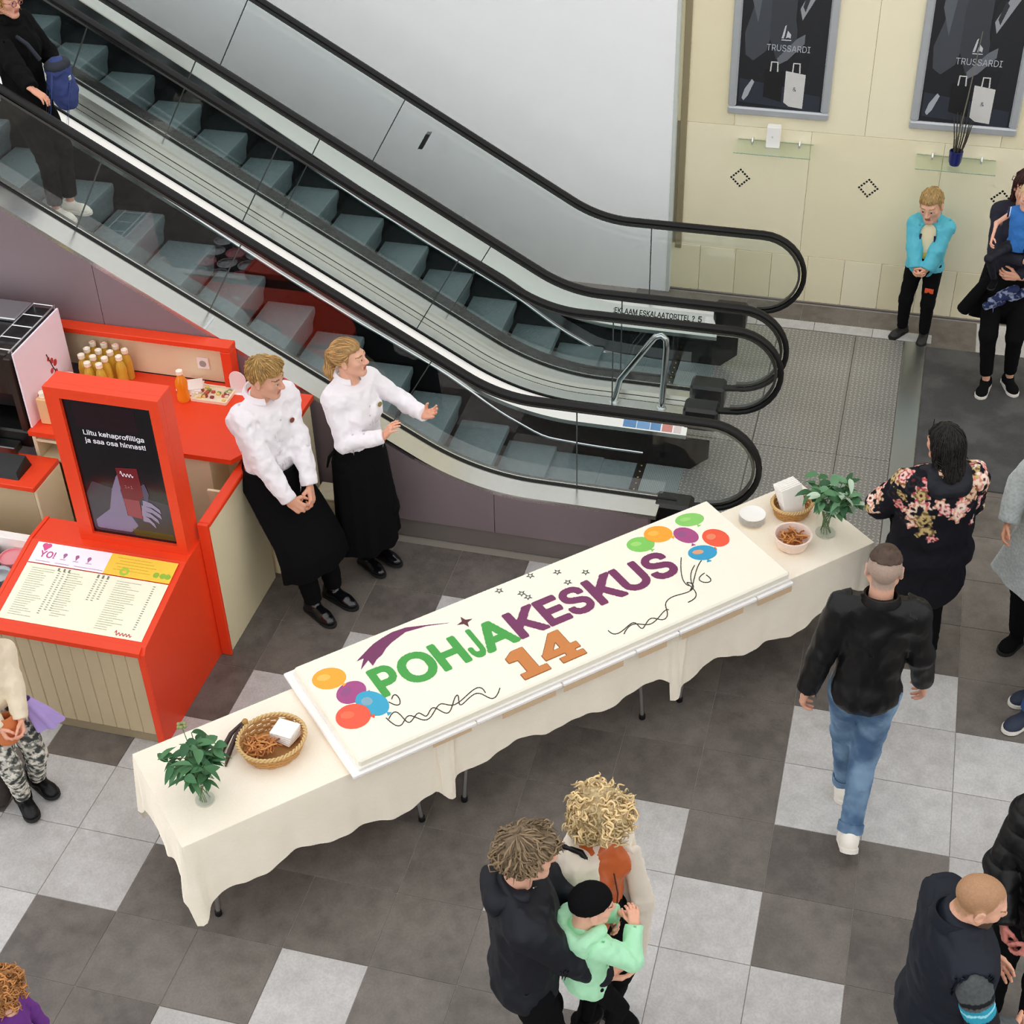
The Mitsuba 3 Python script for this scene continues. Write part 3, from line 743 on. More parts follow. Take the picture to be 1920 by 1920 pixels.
cb = solo('card_reader', 'black card terminal on the red corner of the low counter', 'card terminal', hull([(x, y, z) for x, y, z in ((-1.30, 2.14, .902), (-1.08, 2.14, .902), (-1.30, 2.30, .902), (-1.08, 2.30, .902), (-1.28, 2.16, .94), (-1.10, 2.16, .94), (-1.28, 2.29, .975), (-1.10, 2.29, .975))]), M_BLACK)
pp = thing('pink_screen_panel', 'pale pink upright panel with red berries printed on it', 'panel')
put(pp, 'sheet', hull([(x, y, z) for x in (-1.128, -1.116) for y, z in ((2.45, 1.069), (2.45, 1.59), (2.995, 1.59), (2.995, 1.069))]), mat_once('pale_pink', '#eadbe3', .35))
for i, (y, z, r) in enumerate(((2.80, 1.33, .02), (2.83, 1.30, .022), (2.78, 1.27, .018), (2.82, 1.24, .02), (2.77, 1.36, .014), (2.80, 1.20, .018), (2.60, 1.20, .03), (2.63, 1.16, .03))):
    put(pp, 'berry_print', lathe([(0, 0), (r, 0), (r * .9, .0012), (0, .0012)], 14).apply_transform(basis((-1.1158, y, z), (0, 1, 0), (0, 0, 1), (1, 0, 0))), mat_once('berry', '#b03a3c', .5))
put(pp, 'twig_print', tube([(-1.115, 2.85, 1.18), (-1.115, 2.80, 1.28), (-1.115, 2.76, 1.40)], .004, 5), mat_once('twig', '#4a2b2b', .6))
bottle = lathe([(0, 1.069), (.030, 1.069), (.033, 1.08), (.033, 1.19), (.026, 1.225), (.016, 1.245), (.016, 1.255), (0, 1.255)], 20)
capm = cat(lathe([(.0, 1.256), (.021, 1.256), (.022, 1.282), (.014, 1.286), (.008, 1.280), (0, 1.280)], 20))
NTH = ('first', 'second', 'third')
BOTTLE_AT = [f'{NTH[c]} from the left in the {r} row' for r in ('back', 'second', 'third') for c in range(3)] + ['left one in the front row', 'right one in the front row', 'rear one at the right end', 'front one at the right end']
bp, cp = mikit.ply(bottle, M_BLACK, 40), mikit.ply(capm, M_BLACK, 40)
M_JUICE, M_CAP = mat('yellow_juice', '#c9a63a', .12, specular=.6), mat('cream_cap', '#f1ead6', .4)
for i, (x, y) in enumerate(((-1.02, 3.125), (-.94, 3.125), (-.86, 3.125), (-1.02, 3.05), (-.94, 3.05), (-.86, 3.05), (-1.02, 2.975), (-.94, 2.975), (-.86, 2.975), (-.94, 2.90), (-.86, 2.90), (-.78, 3.09), (-.78, 3.01))):
    b = thing('juice_bottle', f'yellow juice bottle, {BOTTLE_AT[i]} of the cluster', 'bottle', 'yellow juice bottles')
    put(b, 'body', bp, M_JUICE, to_world=T().translate([x, y, 0]))
    put(b, 'cap', cp, M_CAP, to_world=T().translate([x, y, 0]))
pc = thing('paper_cup', 'white paper cup with red berries printed, beside the juice bottles', 'cup')
put(pc, 'body', lathe([(0, 1.069), (.038, 1.069), (.052, 1.19), (0, 1.19)], 24, (-1.045, 2.82, 0)), M_WHITE, 40)
put(pc, 'lid', lathe([(.054, 1.191), (.054, 1.20), (.046, 1.205), (.044, 1.22), (0, 1.22)], 24, (-1.045, 2.82, 0)), M_PAPER, 40)
put(pc, 'berry_print', lathe([(.0455, 1.10), (.052, 1.16), (.053, 1.16), (.0465, 1.10)], 24, (-1.045, 2.82, 0)), mat_once('rose', '#d79a94', .6))
ct = thing('tall_carton', 'tall orange labelled carton with a white cap against the pink panel', 'carton')
put(ct, 'body', box(-1.085, -1.015, 2.50, 2.57, 1.069, 1.25, .006), mat_once('apricot', '#e2b584', .45))
put(ct, 'label_print', box(-1.0145, -1.0135, 2.51, 2.56, 1.09, 1.21, .0003), mat_once('carton_label', '#c98b57', .5))
put(ct, 'cap', lathe([(0, 1.251), (.022, 1.251), (.022, 1.283), (0, 1.285)], 18, (-1.05, 2.535, 0)), M_CAP, 40)
rb = thing('red_sauce_bottle', 'small dark red bottle standing behind the tall carton', 'bottle')
put(rb, 'body', lathe([(0, 1.069), (.028, 1.069), (.03, 1.13), (.014, 1.17), (.012, 1.20), (0, 1.20)], 18, (-1.06, 2.64, 0)), mat_once('sauce', '#8f2320', .3), 40)
put(rb, 'cap', lathe([(0, 1.201), (.014, 1.201), (.012, 1.225), (0, 1.226)], 14, (-1.06, 2.64, 0)), mat_once('sauce', '#8f2320', .3), 40)
ob = thing('orange_drink_bottle', 'orange drink bottle standing on the red worktop by napkins', 'bottle')
put(ob, 'body', lathe([(0, 1.069), (.036, 1.069), (.04, 1.08), (.040, 1.12), (.033, 1.14), (.038, 1.17), (.038, 1.21), (.02, 1.245), (.018, 1.26), (0, 1.26)], 24, (-.335, 2.935, 0)), mat_once('orange_juice', '#e58a1c', .15, specular=.6), 40)
put(ob, 'cap', lathe([(0, 1.261), (.021, 1.261), (.021, 1.285), (0, 1.287)], 18, (-.335, 2.935, 0)), M_CAP, 40)
nk = thing('napkin_stack', 'loose stack of white napkins beside the orange drink bottle', 'napkins')
for i in range(4):
    put(nk, 'napkin', box(-.075, .075, -.06, .06, 0, .008, .002).apply_transform(trimesh.transformations.rotation_matrix(.25 * i - .3, (0, 0, 1))).apply_translation((-.345, 3.06, 1.069 + .0085 * i)), M_PAPER)
tr = thing('sample_tray', 'cream tray with small snacks on the red worktop', 'tray')
tp = sbox(-.11, -.075, .11, .075).buffer(.012)
put(tr, 'tray', cat(prism(tp, 1.069, 1.075), prism(tp.difference(tp.buffer(-.012)), 1.075, 1.088)).apply_translation((-.175, 3.02, 0)), mat_once('tray_cream', '#e8dcc0', .4))
for i in range(26):
    col = ['#b9553e', '#7f9a55', '#e0c56a', '#d9cdb0', '#8a3a44'][i % 5]
    a, b = rng.uniform(-.095, .095), rng.uniform(-.06, .06)
    put(tr, 'snack', hull([(-.175 + a + .011 * u, 3.02 + b + .011 * v, 1.0755 + .012 * w) for u in (-1, 1) for v in (-.8, .8) for w in (0, 1)] + [(-.175 + a, 3.02 + b, 1.0755 + .017)]), mat_once('snack_' + col[1:], col, .6))
sg = thing('round_top_sign', 'white round topped card standing behind the waiter', 'sign')
rt = sbox(-.055, 0, .055, .10).union(Point(0, .10).buffer(.055))
put(sg, 'card', prism(rt, 0, .004, xz(3.085) @ np.array([[1, 0, 0, -.03], [0, 1, 0, 1.07], [0, 0, 1, 0], [0, 0, 0, 1.]])), mat_once('milky', '#e9e1e2', .4))
put(sg, 'foot', box(-.07, .01, 3.06, 3.11, 1.0685, 1.0705, .0005), M_WHITE)
wb = thing('cream_bin', 'cream box standing between the counter and the waitress', 'bin')
put(wb, 'body', hull([(x, y, 0) for x in (.445, .56) for y in (2.98, 3.12)] + [(x, y, .40) for x in (.435, .57) for y in (2.97, 3.13)]), M_CREAM)
put(wb, 'lid', box(.43, .575, 2.965, 3.135, .401, .42, .005), mat_once('cream_lid', '#e6dcc0', .5))

# ------------------------------------------------------------------ the long table with the cake
TA = np.array([0.957, -0.04]); TH = math.radians(45.43)
eL = np.array([math.cos(TH), math.sin(TH), 0]); eW = np.array([-math.sin(TH), math.cos(TH), 0])
TW, TL, TZ = .69, 4.2, .70
MT = lambda z=0, s=0, t=0: basis(np.array([TA[0], TA[1], z]) + eL * s + eW * t, eL, eW, (0, 0, 1))
def tp_(s, t, z):
    return np.array([TA[0], TA[1], z]) + eL * s + eW * t
def on(m, z=0, s=0, t=0):
    m = m.copy()
    m.apply_transform(MT(z, s, t))
    return m
seg = ((0, 1.38), (1.42, 2.80), (2.84, 4.2))
names = ('folding table under the left end of the cake table row', 'folding table in the middle under the cake', 'folding table under the right end of the cake table row')
for (a, b), lab in zip(seg, names):
    t = thing('folding_table', lab, 'table', 'folding tables under the cake')
    put(t, 'tabletop', on(box(a + .01, b - .01, .012, TW - .012, TZ - .035, TZ - .006, .006)), M_WHITE)
    for x, d in ((a + .16, -1), (b - .16, 1)):
        for y in (.10, TW - .10):
            put(t, 'leg', on(tube([(x, y, TZ - .04), (x + d * .03, y, .25), (x + d * .05, y, .012)], .013, 10)), M_CHROME, 60)
            put(t, 'foot_cap', on(lathe([(0, 0), (.018, 0), (.018, .03), (.013, .034), (0, .034)], 12, (x + d * .05, y, 0))), M_RUBBER, 40)
        put(t, 'crossbar', on(tube([(x + d * .012, .10, .42), (x + d * .012, TW - .10, .42)], .009, 8)), M_CHROME, 60)
        put(t, 'stay', on(tube([(x + d * .02, TW / 2, .42), (x - d * .30, TW / 2, TZ - .045)], .008, 8)), M_DARKSTEEL, 60)

def cloth(a, b, drop, ends, seed):
    """top sheet and hanging skirt as one mesh; ends: which short sides hang free (left, right)"""
    r = np.random.default_rng(seed)
    P, N_, L, tag = [], [], [], []
    def edge(p, q, n, nor, f):
        for t in np.linspace(0, 1, n, endpoint=False):
            P.append(np.array(p) * (1 - t) + np.array(q) * t)
            N_.append(nor)
            L.append(f(t))
    ee = lambda t: math.exp(-(min(t, 1 - t) * (b - a) / .07) ** 2)
    n1 = int((b - a) / .012)
    hL, hR = (ends[0] and 1), (ends[1] and 1)
    w = lambda t, s: (1 + .07 * math.sin(9 * t + s) + .05 * math.sin(23 * t + 2 * s))
    def front(t):
        return drop * w(t, seed) + .09 * math.exp(-(t * (b - a) / .06) ** 2) * (1) + .09 * math.exp(-((1 - t) * (b - a) / .06) ** 2)
    edge((a, 0), (b, 0), n1, (0, -1), front)
    edge((b, 0), (b, TW), 46, (1, 0), lambda t: (drop * .85 * w(t, seed + 1) if hR else .02) + (.09 * math.exp(-(t * TW / .06) ** 2) + .09 * math.exp(-((1 - t) * TW / .06) ** 2) if hR else 0))
    edge((b, TW), (a, TW), n1, (0, 1), lambda t: front(1 - t))
    edge((a, TW), (a, 0), 46, (-1, 0), lambda t: (drop * .85 * w(t, seed + 3) if hL else .02) + (.09 * math.exp(-(t * TW / .06) ** 2) + .09 * math.exp(-((1 - t) * TW / .06) ** 2) if hL else 0))
    P, N_, L = np.array(P), np.array(N_, float), np.array(L)
    n = len(P)
    # normals turn smoothly round the corners
    for _ in range(4):
        N_ = (np.roll(N_, 1, 0) + N_ + np.roll(N_, -1, 0)) / 3
    N_ /= np.linalg.norm(N_, axis=1, keepdims=True)
    arc = np.arange(n) * .012
    corner = np.zeros(n)
    for cpt in ((a, 0), (b, 0), (b, TW), (a, TW)):
        corner = np.maximum(corner, np.exp(-(np.linalg.norm(P - cpt, axis=1) / .09) ** 2))
    fold = .30 * np.sin(arc * 31 + seed) + .45 * np.sin(arc * 17 + 2 * seed) + .25 * np.sin(arc * 55)
    rows, K = [], 12
    for k in range(K):
        d = k / (K - 1)
        out = .004 + .010 * d + fold * .011 * d ** 1.3 + corner * (.030 * d + .016 * np.sin(arc * 70) * d)
        z = TZ - L * d
        if k == 0:
            z = np.full(n, TZ - .001); out = np.zeros(n) + .002
        rows.append(np.column_stack([P + N_ * out[:, None], z]))
    V = np.vstack(rows)
    Fc = []
    for k in range(K - 1):
        for i in range(n):
            j = (i + 1) % n
            Fc += [(k * n + i, (k + 1) * n + i, (k + 1) * n + j), (k * n + i, (k + 1) * n + j, k * n + j)]
    # the top sheet, slightly puckered
    tv, tf = trimesh.creation.triangulate_polygon(Polygon(rows[0][:, :2]), engine='earcut')
    V = np.vstack([V, np.column_stack([tv, np.full(len(tv), TZ - .001)])])
    m = trimesh.Trimesh(V, Fc + (tf + K * n).tolist(), process=False)
    return on(m)
for (a, b), drop, ends, lab, sd in (((-.005, 1.40), .40, (1, 0), 'cream tablecloth hanging from the left end of the table, with a vase and a basket', 1), ((1.37, 2.83), .32, (0, 0), 'cream tablecloth on the middle table under the lettering of the cake', 2), ((2.80, 4.21), .40, (0, 1), 'cream tablecloth on the right end of the table, with plates and a bowl', 3)):
    solo('tablecloth', lab, 'tablecloth', cloth(a, b, drop, ends, sd), M_LINEN, 40, 'tablecloths on the cake table')
# boards
cbk = thing('cake_board', 'long white board carrying the anniversary cake', 'cake board')
for i, (a, b) in enumerate(((.86, 1.55), (1.555, 2.06), (2.065, 2.52), (2.525, 2.80), (2.805, 3.32), (3.325, 3.572))):
    put(cbk, 'board', on(box(a, b, -.062, .785, TZ + .013, TZ + .035, .004)), M_BOARD)
    put(cbk, 'card_support', on(box(a + .012, b - .012, -.05, .77, TZ, TZ + .0125, .002)), M_CARD)
for a, b, d in ((1.30, 1.52, .012), (1.70, 2.02, .026), (2.07, 2.44, .030), (2.54, 2.72, .028), (2.82, 3.23, .030), (3.33, 3.565, .030)):
    put(cbk, 'card_edge', on(box(a, b, -.060, -.055, TZ - d, TZ + .0125, .001)), M_CARD, label='tan cardboard edge')
ck = thing('anniversary_cake', 'long white sheet cake decorated with lettering and balloons', 'cake')
put(ck, 'icing', on(box(.905, 3.556, -.042, .735, TZ + .036, .80, .010)), M_CAKE)
for g_, h_ in ((.036, .058),):
    put(ck, 'layer', on(box(.898, 3.563, -.049, .742, TZ + g_, TZ + h_, .004)), mat_once('cake_layer', '#e9e6e0', .6))
def deco(name, poly, col, h=.003, label=None, rough=.35):
    g = put(ck, name, prism(poly, 0, h, MT(.7995)), mat_once('icing_' + col[1:], col, rough), label=label)
    return g
GREEN, PURPLE, ORNG = '#3f9a3f', '#6f2a57', '#c47a3c'
LM = lambda s, t: basis(tp_(s, t, .7995), eL, eW, (0, 0, 1))
def word(letters, col):
    for ch, s, w in letters:
        put(ck, 'letter', text(ch, .198, LM(s, .292), .004, 2, w), mat_once('icing_' + col[1:], col, .35), label=f'{"green" if col == GREEN else "purple"} letter {ch}')
word((('P', 1.205, .135), ('O', 1.352, .20), ('H', 1.560, .165), ('J', 1.738, .085), ('A', 1.818, .20)), GREEN)
word((('K', 2.020, .18), ('E', 2.205, .14), ('S', 2.352, .155), ('K', 2.522, .18), ('U', 2.704, .175), ('S', 2.893, .165)), PURPLE)
one = unary_union([sbox(.055, .03, .125, .225), Polygon([(.055, .225), (.125, .225), (.125, .17), (.055, .15), (.0, .155), (.0, .19)]), sbox(.01, 0, .175, .042)]).buffer(.006).buffer(-.004)
four = unary_union([sbox(.125, .03, .185, .24), Polygon([(.125, .24), (.185, .24), (.06, .10), (.0, .10)]), sbox(0, .065, .225, .108), sbox(.075, 0, .225, .036)]).buffer(.006).buffer(-.004)
for g_, s_ in ((one, 1.872), (four, 2.045)):
    deco('numeral_outline', affinity.translate(affinity.scale(g_, .92, .95, origin=(0, 0)).buffer(.0035), s_, .014), '#8a5128', .003)
one, four = affinity.scale(one, .92, .95, origin=(0, 0)), affinity.scale(four, .92, .95, origin=(0, 0))
deco('numeral', affinity.translate(one, 1.872, .014), ORNG, .0045, 'orange brown numeral 1')
deco('numeral', affinity.translate(four, 2.045, .014), ORNG, .0045, 'orange brown numeral 4')
comet = Polygon([(1.753, .601), (1.641, .650), (1.541, .690), (1.46, .697), (1.395, .685), (1.335, .668), (1.283, .641), (1.204, .597), (1.245, .598), (1.195, .529), (1.258, .572), (1.26, .522), (1.30, .555), (1.337, .57), (1.38, .605), (1.424, .628), (1.523, .661), (1.641, .643)])
deco('comet_tail', comet, PURPLE, .003, 'purple comet tail')
star4 = Polygon([(math.cos(a) * r, math.sin(a) * r) for a, r in zip(np.arange(8) * PI / 4, [.045, .016] * 4)])
deco('comet_star', affinity.translate(star4, 1.83, .562), '#5a2a2c', .003, 'dark four pointed star')
st5 = Polygon([(math.cos(a) * r, math.sin(a) * r) for a, r in zip(np.arange(10) * PI / 5 + .4, [.026, .011] * 5)])
st5 = st5.difference(affinity.scale(st5, .55, .55))
for s, t_ in ((2.324, .70), (2.467, .646), (2.60, .562), (2.471, .542), (2.114, .683), (2.207, .598), (2.221, .553)):
    deco('star', affinity.translate(st5, s, t_), '#3a3634', .002)
def balloon(s, t, a, b, rot, col, col2, h, knot):
    e = affinity.rotate(affinity.scale(Point(0, 0).buffer(1, 24), a, b), rot)
    kn = Polygon([(0, 0), (-.014, -.022), (.014, -.022)])
    kn = affinity.rotate(affinity.translate(kn, 0, -b), knot, origin=(0, 0))
    g = deco('balloon', affinity.translate(e.union(kn), s, t), col, h, 'painted balloon')
    hl = affinity.translate(affinity.rotate(affinity.scale(Point(0, 0).buffer(1, 16), a * .40, b * .30), rot), s - a * .25, t + b * .25)
    put(g, 'highlight', prism(hl, 0, .0006, MT(.7995 + h)), mat_once('icing_' + col2[1:], col2, .35))
for args in ((1.08, .406, .085, .072, 30, '#a0447f', '#8d4a7d', .0015, 60), (1.026, .557, .088, .078, -20, '#f2a42b', '#f4b951', .0025, 30), (1.136, .278, .072, .10, 15, '#2f9fc2', '#7ea3b4', .0035, 20), (1.014, .246, .088, .085, -20, '#e8553a', '#ea6a48', .0045, 60),
             (2.995, .600, .080, .066, -20, '#7cc35a', '#97cf6f', .0015, 20), (3.361, .635, .086, .058, -15, '#84c765', '#97cf6f', .0015, 10), (3.26, .53, .062, .078, 15, '#a3487f', '#8f4f80', .0025, -10), (3.131, .622, .082, .072, -20, '#f2a02b', '#f4b145', .0035, 40), (3.389, .42, .072, .082, 10, '#e8573c', '#e5805f', .0035, -40), (3.247, .353, .082, .062, -20, '#2f97c2', '#d29a76', .0045, -10)):
    balloon(*args)
def squig(pts, r=.0028):
    q = np.array(pts)
    t = np.arange(len(q)); tt = np.linspace(0, len(q) - 1, len(q) * 6)
    from scipy.interpolate import CubicSpline
    cs = CubicSpline(t, q)(tt)
    put(ck, 'balloon_string', tube([tp_(a, b, .8015) for a, b in cs], r, 5), mat_once('chocolate', '#2c2622', .5))
squig([(1.159, .137), (1.22, .134), (1.236, .060), (1.301, .094), (1.328, .054), (1.385, .087), (1.426, .016), (1.50, .08), (1.53, .09), (1.513, .03), (1.611, .061), (1.657, .0), (1.739, .029)])
squig([(1.15, .15), (1.20, .07), (1.26, .10), (1.32, .03), (1.42, .09), (1.48, .05), (1.60, .085), (1.66, .04)])
squig([(1.212, .242), (1.255, .203), (1.268, .258), (1.233, .252)])
squig([(2.444, .097), (2.509, .056), (2.596, .074), (2.606, .014), (2.683, .055), (2.732, .016), (2.785, .037), (2.822, .107), (2.894, .136), (2.989, .124), (3.04, .159), (3.022, .189), (3.02, .114), (2.933, .055)])
squig([(2.50, .03), (2.60, .06), (2.66, .02), (2.75, .05), (2.81, .06)])
squig([(3.121, .382), (3.028, .243), (3.017, .163)])
squig([(3.145, .287), (3.078, .231), (3.035, .153)])
squig([(3.20, .30), (3.12, .24), (3.05, .17), (3.0, .13)])
squig([(3.151, .204), (3.094, .162), (3.13, .13), (3.151, .186)])

# vases of greenery
def leaf(L_, W_, bend):
    n = 7
    V, Fc = [], []
    for i in range(n):
        t = i / (n - 1)
        w = W_ * (math.sin(PI * t ** .8) ** .8) * (1 if t < 1 else 0) + .0004
        z = -bend * t * t * L_
        V += [(-w, L_ * t, z + w * .35), (0, L_ * t, z), (w, L_ * t, z + w * .35)]
    for i in range(n - 1):
        a = 3 * i
        Fc += [(a, a + 1, a + 4), (a, a + 4, a + 3), (a + 1, a + 2, a + 5), (a + 1, a + 5, a + 4)]
    return tri_mesh(V, Fc)
leafm = [mikit.ply(leaf(.095, .026, .35), M_LEAF[0], True), mikit.ply(leaf(.08, .022, .2), M_LEAF[0], True), mikit.ply(leaf(.095, .017, .5), M_LEAF[0], True)]
def bouquet(s, t, label, hgt, rad, spread, seed, n_stem, pal, shift=(0, 0)):
    r = random.Random(seed)
    v = thing('greenery_vase', label, 'vase')
    base = tp_(s, t, TZ)
    put(v, 'glass', lathe([(0, .002), (rad, .002), (rad * 1.02, hgt)], 28, base), M_CLEAR, 40)
    put(v, 'glass_base', lathe([(0, .001), (rad * .96, .001), (rad * .96, .008), (0, .008)], 28, base), mat_once('base_glass', '#c9c8bb', .1), 40)
    put(v, 'water', lathe([(0, hgt * .62), (rad * .97, hgt * .62)], 24, base), M_CLEAR, 40)
    put(v, 'rim', lathe([(rad * 1.00, hgt - .003), (rad * 1.06, hgt), (rad * 1.0, hgt + .003), (rad * .96, hgt), (rad * 1.0, hgt - .003)], 28, base), mat_once('rim_glass', '#dfe4e0', .08), 40)
    for i in range(n_stem):
        a = r.uniform(0, 2 * PI)
        q = spread * math.sqrt((i + .5) / n_stem)
        p0 = base + [rad * .5 * math.cos(a + 2), rad * .5 * math.sin(a + 2), .012]
        p1 = base + [rad * .8 * math.cos(a), rad * .8 * math.sin(a), hgt]
        p2 = base + [q * math.cos(a) + shift[0], q * math.sin(a) + shift[1], hgt + .10 + .10 * r.random() - .25 * q]
        pts = np.array([(1 - u) ** 2 * p0 + 2 * u * (1 - u) * (2 * p1 - (p0 + p2) / 2) + u * u * p2 for u in np.linspace(0, 1, 9)])
        put(v, 'stem', tube(pts, .0022, 6), M_STEM, 60)
        for j in range(9):
            u = 1 - j * .075 + r.uniform(-.02, .02)
            pt = (1 - u) ** 2 * p0 + 2 * u * (1 - u) * (2 * p1 - (p0 + p2) / 2) + u * u * p2 if u < 1 else p2
            if pt[2] < TZ + hgt + .01:
                continue
            yaw = r.uniform(0, 360)
            M = T().translate(pt.tolist()).rotate([0, 0, 1], yaw).rotate([1, 0, 0], r.uniform(-25, 35)).rotate([0, 1, 0], r.uniform(-30, 30))
            put(v, 'leaf', leafm[r.randrange(3)], pal[r.randrange(len(pal))], to_world=M)
    return v
bouquet(.195, .215, 'glass vase of dark green leaves at the left end of the table', .16, .05, .155, 3, 14, M_LEAF[:3], (-.02, .02))
bouquet(4.03, .215, 'glass vase of pale and dark leafy sprigs at the right end of the table', .20, .06, .165, 5, 16, M_LEAF + [mat_once('leaf_pale', '#b4c9b2', .5)], (.02, -.01))
bd = tp_(.20, .36, 0)
v = 'greenery_vase'
put(v, 'stem', tube([tp_(.195, .215, .80), tp_(.20, .30, .95), tp_(.205, .41, 1.03)], .002, 6), M_STEM, 60)
for i in range(6):
    put(v, 'bud', moved(trimesh.creation.icosphere(2, .010), *(tp_(.205, .41, 1.035) + [.016 * math.cos(i), .016 * math.sin(i), .006 * (i % 2)])), mat_once('bud', '#8a8f5c', .7), True)

# baskets, bowl, plates, bread sticks
def basket(s, t, rx, ry, h, label, tilt=0, M0=None):
    k = thing('wicker_basket', label, 'basket')
    c0 = tp_(s, t, TZ)
    W = np.array([[0.0]])
    for lv in range(6):
        z = .008 + h * lv / 6
        f = .82 + .18 * lv / 6
        th = np.linspace(0, 2 * PI, 73)[:-1]
        rr = 1 + .016 * np.where((np.arange(72) // 3 + lv) % 2 == 0, 1, -1)
        pts = np.column_stack([rx * f * rr * np.cos(th), ry * f * rr * np.sin(th), np.full(72, z)])
        m = tube(pts, h / 13, 6, closed=True)
        put(k, 'weave_ring', moved(m, *c0, rz=TH), M_WICKER, 60)
    th = np.linspace(0, 2 * PI, 145)[:-1]
    for ph in (0, PI):
        pts = np.column_stack([(rx + .006 * np.cos(24 * th + ph)) * np.cos(th), (ry + .006 * np.cos(24 * th + ph)) * np.sin(th), h + .004 + .006 * np.sin(24 * th + ph)])
        put(k, 'rim', moved(tube(pts, .006, 6, closed=True), *c0, rz=TH), mat_once('wicker_pale', '#cfae78', .7), 60)
    for i in range(18):
        a = i * PI / 9
        put(k, 'upright', moved(tube([(rx * .82 * math.cos(a), ry * .82 * math.sin(a), .004), (rx * math.cos(a), ry * math.sin(a), h)], .004, 5), *c0, rz=TH), M_WICKER, 60)
    put(k, 'base', moved(lathe([(0, .002), (1, .002), (1, .010), (0, .010)], 32).apply_transform(np.diag([rx * .82, ry * .82, 1, 1])), *c0, rz=TH), M_WICKER)
    return k
bk = basket(.61, .345, .17, .155, .085, 'round wicker basket of bread sticks and napkins on the left of the cake')
def sticks(cs, ct, z, rad, n, L_, label, group, seed):
    r = random.Random(seed)
    for i in range(n):
        a = r.uniform(0, PI)
        q = rad * math.sqrt(r.random()); b = r.uniform(0, 2 * PI)
        c0 = tp_(cs + q * math.cos(b), ct + q * math.sin(b), z + .045 * (i / n) + .012 * r.random())
        d = np.array([math.cos(a), math.sin(a), r.uniform(-.25, .25)]) * L_ / 2
        u = np.cross(d, (0, 0, 1)); u = u / np.linalg.norm(u) * L_ * .05
        solo('bread_stick', label, 'bread stick', tube([c0 - d, c0 - d * .4 + u, c0 + d * .4 - u, c0 + d], [.0035, .005, .005, .0035], 7), [M_BREAD, mat_once('bread_dark', '#9a5a2a', .7), mat_once('bread_pale', '#c98d50', .7)][i % 3], 60, group)
sticks(.545, .33, TZ + .05, .065, 60, .085, 'thin brown bread stick in the pile of the left wicker basket', 'bread sticks in the left basket', 11)
nk = thing('folded_napkins', 'block of folded cream napkins in the left wicker basket', 'napkins')
for i in range(5):
    put(nk, 'napkin', on(moved(box(-.055, .055, -.06, .06, 0, .012, .004), .69, .36, TZ + .035 + .0125 * i, rz=.5 + .04 * i)), M_PAPER)
tg = thing('serving_tongs', 'dark brown serving tongs hooked over the left wicker basket', 'tongs')
put(tg, 'arm', on(tube([(.53, .50, TZ + .10), (.47, .475, TZ + .06), (.40, .42, TZ + .012), (.36, .36, TZ + .009)], [.006, .012, .013, .005], 8)), mat_once('tongs', '#3c2a24', .5), 60)
put(tg, 'arm', on(tube([(.53, .505, TZ + .105), (.455, .505, TZ + .055), (.39, .47, TZ + .012), (.345, .41, TZ + .009)], [.006, .012, .013, .005], 8)), mat_once('tongs', '#3c2a24', .5), 60)
put(tg, 'hinge', on(moved(trimesh.creation.icosphere(2, .016), .535, .50, TZ + .104)), mat_once('tongs_gold', '#a9803f', .4), True)
pl = thing('plate_stack', 'stack of white paper plates behind the plastic bowl', 'plates')
pm = mikit.ply(lathe([(0, 0), (.055, 0), (.076, .011), (.0775, .013), (.055, .004), (0, .004)], 32), M_PAPER, 30)
for i in range(9):
    q = tp_(3.735, .525, TZ + .0005 + .006 * i)
    put(pl, 'plate', pm, M_WHITE, to_world=T().translate(q.tolist()))
bw = thing('plastic_bowl', 'translucent round plastic bowl of bread sticks on the table', 'bowl')
scene['material_frosted'] = {'type': 'twosided', 'bsdf': {'type': 'principled', 'base_color': rgb('#e8d3c6'), 'roughness': .3}}
put(bw, 'shell', lathe([(0, .002), (.075, .002), (.085, .012), (.105, .082), (.112, .085), (.112, .090), (.100, .088), (.080, .016), (0, .010)], 40, tp_(3.79, .225, TZ)), 'material_frosted', 40)
sticks(3.79, .225, TZ + .035, .058, 52, .075, 'thin brown bread stick in the translucent plastic bowl', 'bread sticks in the plastic bowl', 12)
b2 = basket(3.985, .47, .125, .11, .075, 'small wicker basket of paper napkins behind the right vase')
n2 = thing('paper_napkins', 'upright sheaf of cream paper napkins in the small right basket', 'napkins')
for i in range(6):
    put(n2, 'napkin', on(box(-.075, .075, -.005, .005, 0, .17, .003).apply_transform(trimesh.transformations.rotation_matrix(-.35 - .05 * i, (1, 0, 0))).apply_translation((3.97 + .004 * i, .42 + .012 * i, TZ + .03))), M_PAPER)
# ------------------------------------------------------------------ figures: signed distance fields and surface nets
class Pr:
    """a primitive: distance function of points (n, 3) and its bounds"""
    def __init__(s, fn, lo, hi):
        s.fn, s.lo, s.hi = fn, np.asarray(lo, float), np.asarray(hi, float)
def cone(a, b, r1, r2, flat_a=False, flat_b=False, sq=None):
    """tapered capsule; flat ends cut square; sq = (direction, factor) squashes it along a direction"""
    a, b = np.asarray(a, float), np.asarray(b, float)
    d = b - a
    L = np.linalg.norm(d)
    u = d / max(L, 1e-9)
    def fn(p):
        q = p - a
        h = np.clip(q @ u / max(L, 1e-9), 0, 1)
        w = q - h[:, None] * d
        if sq is not None:
            w = w + np.outer(w @ sq[0], sq[0]) * (1 / sq[1] - 1)
        r = np.linalg.norm(w, axis=1) - (r1 + (r2 - r1) * h)
        if flat_a:
            r = np.maximum(r, -(q @ u))
        if flat_b:
            r = np.maximum(r, q @ u - L)
        return r
    R = max(r1, r2)
    return Pr(fn, np.minimum(a, b) - R, np.maximum(a, b) + R)
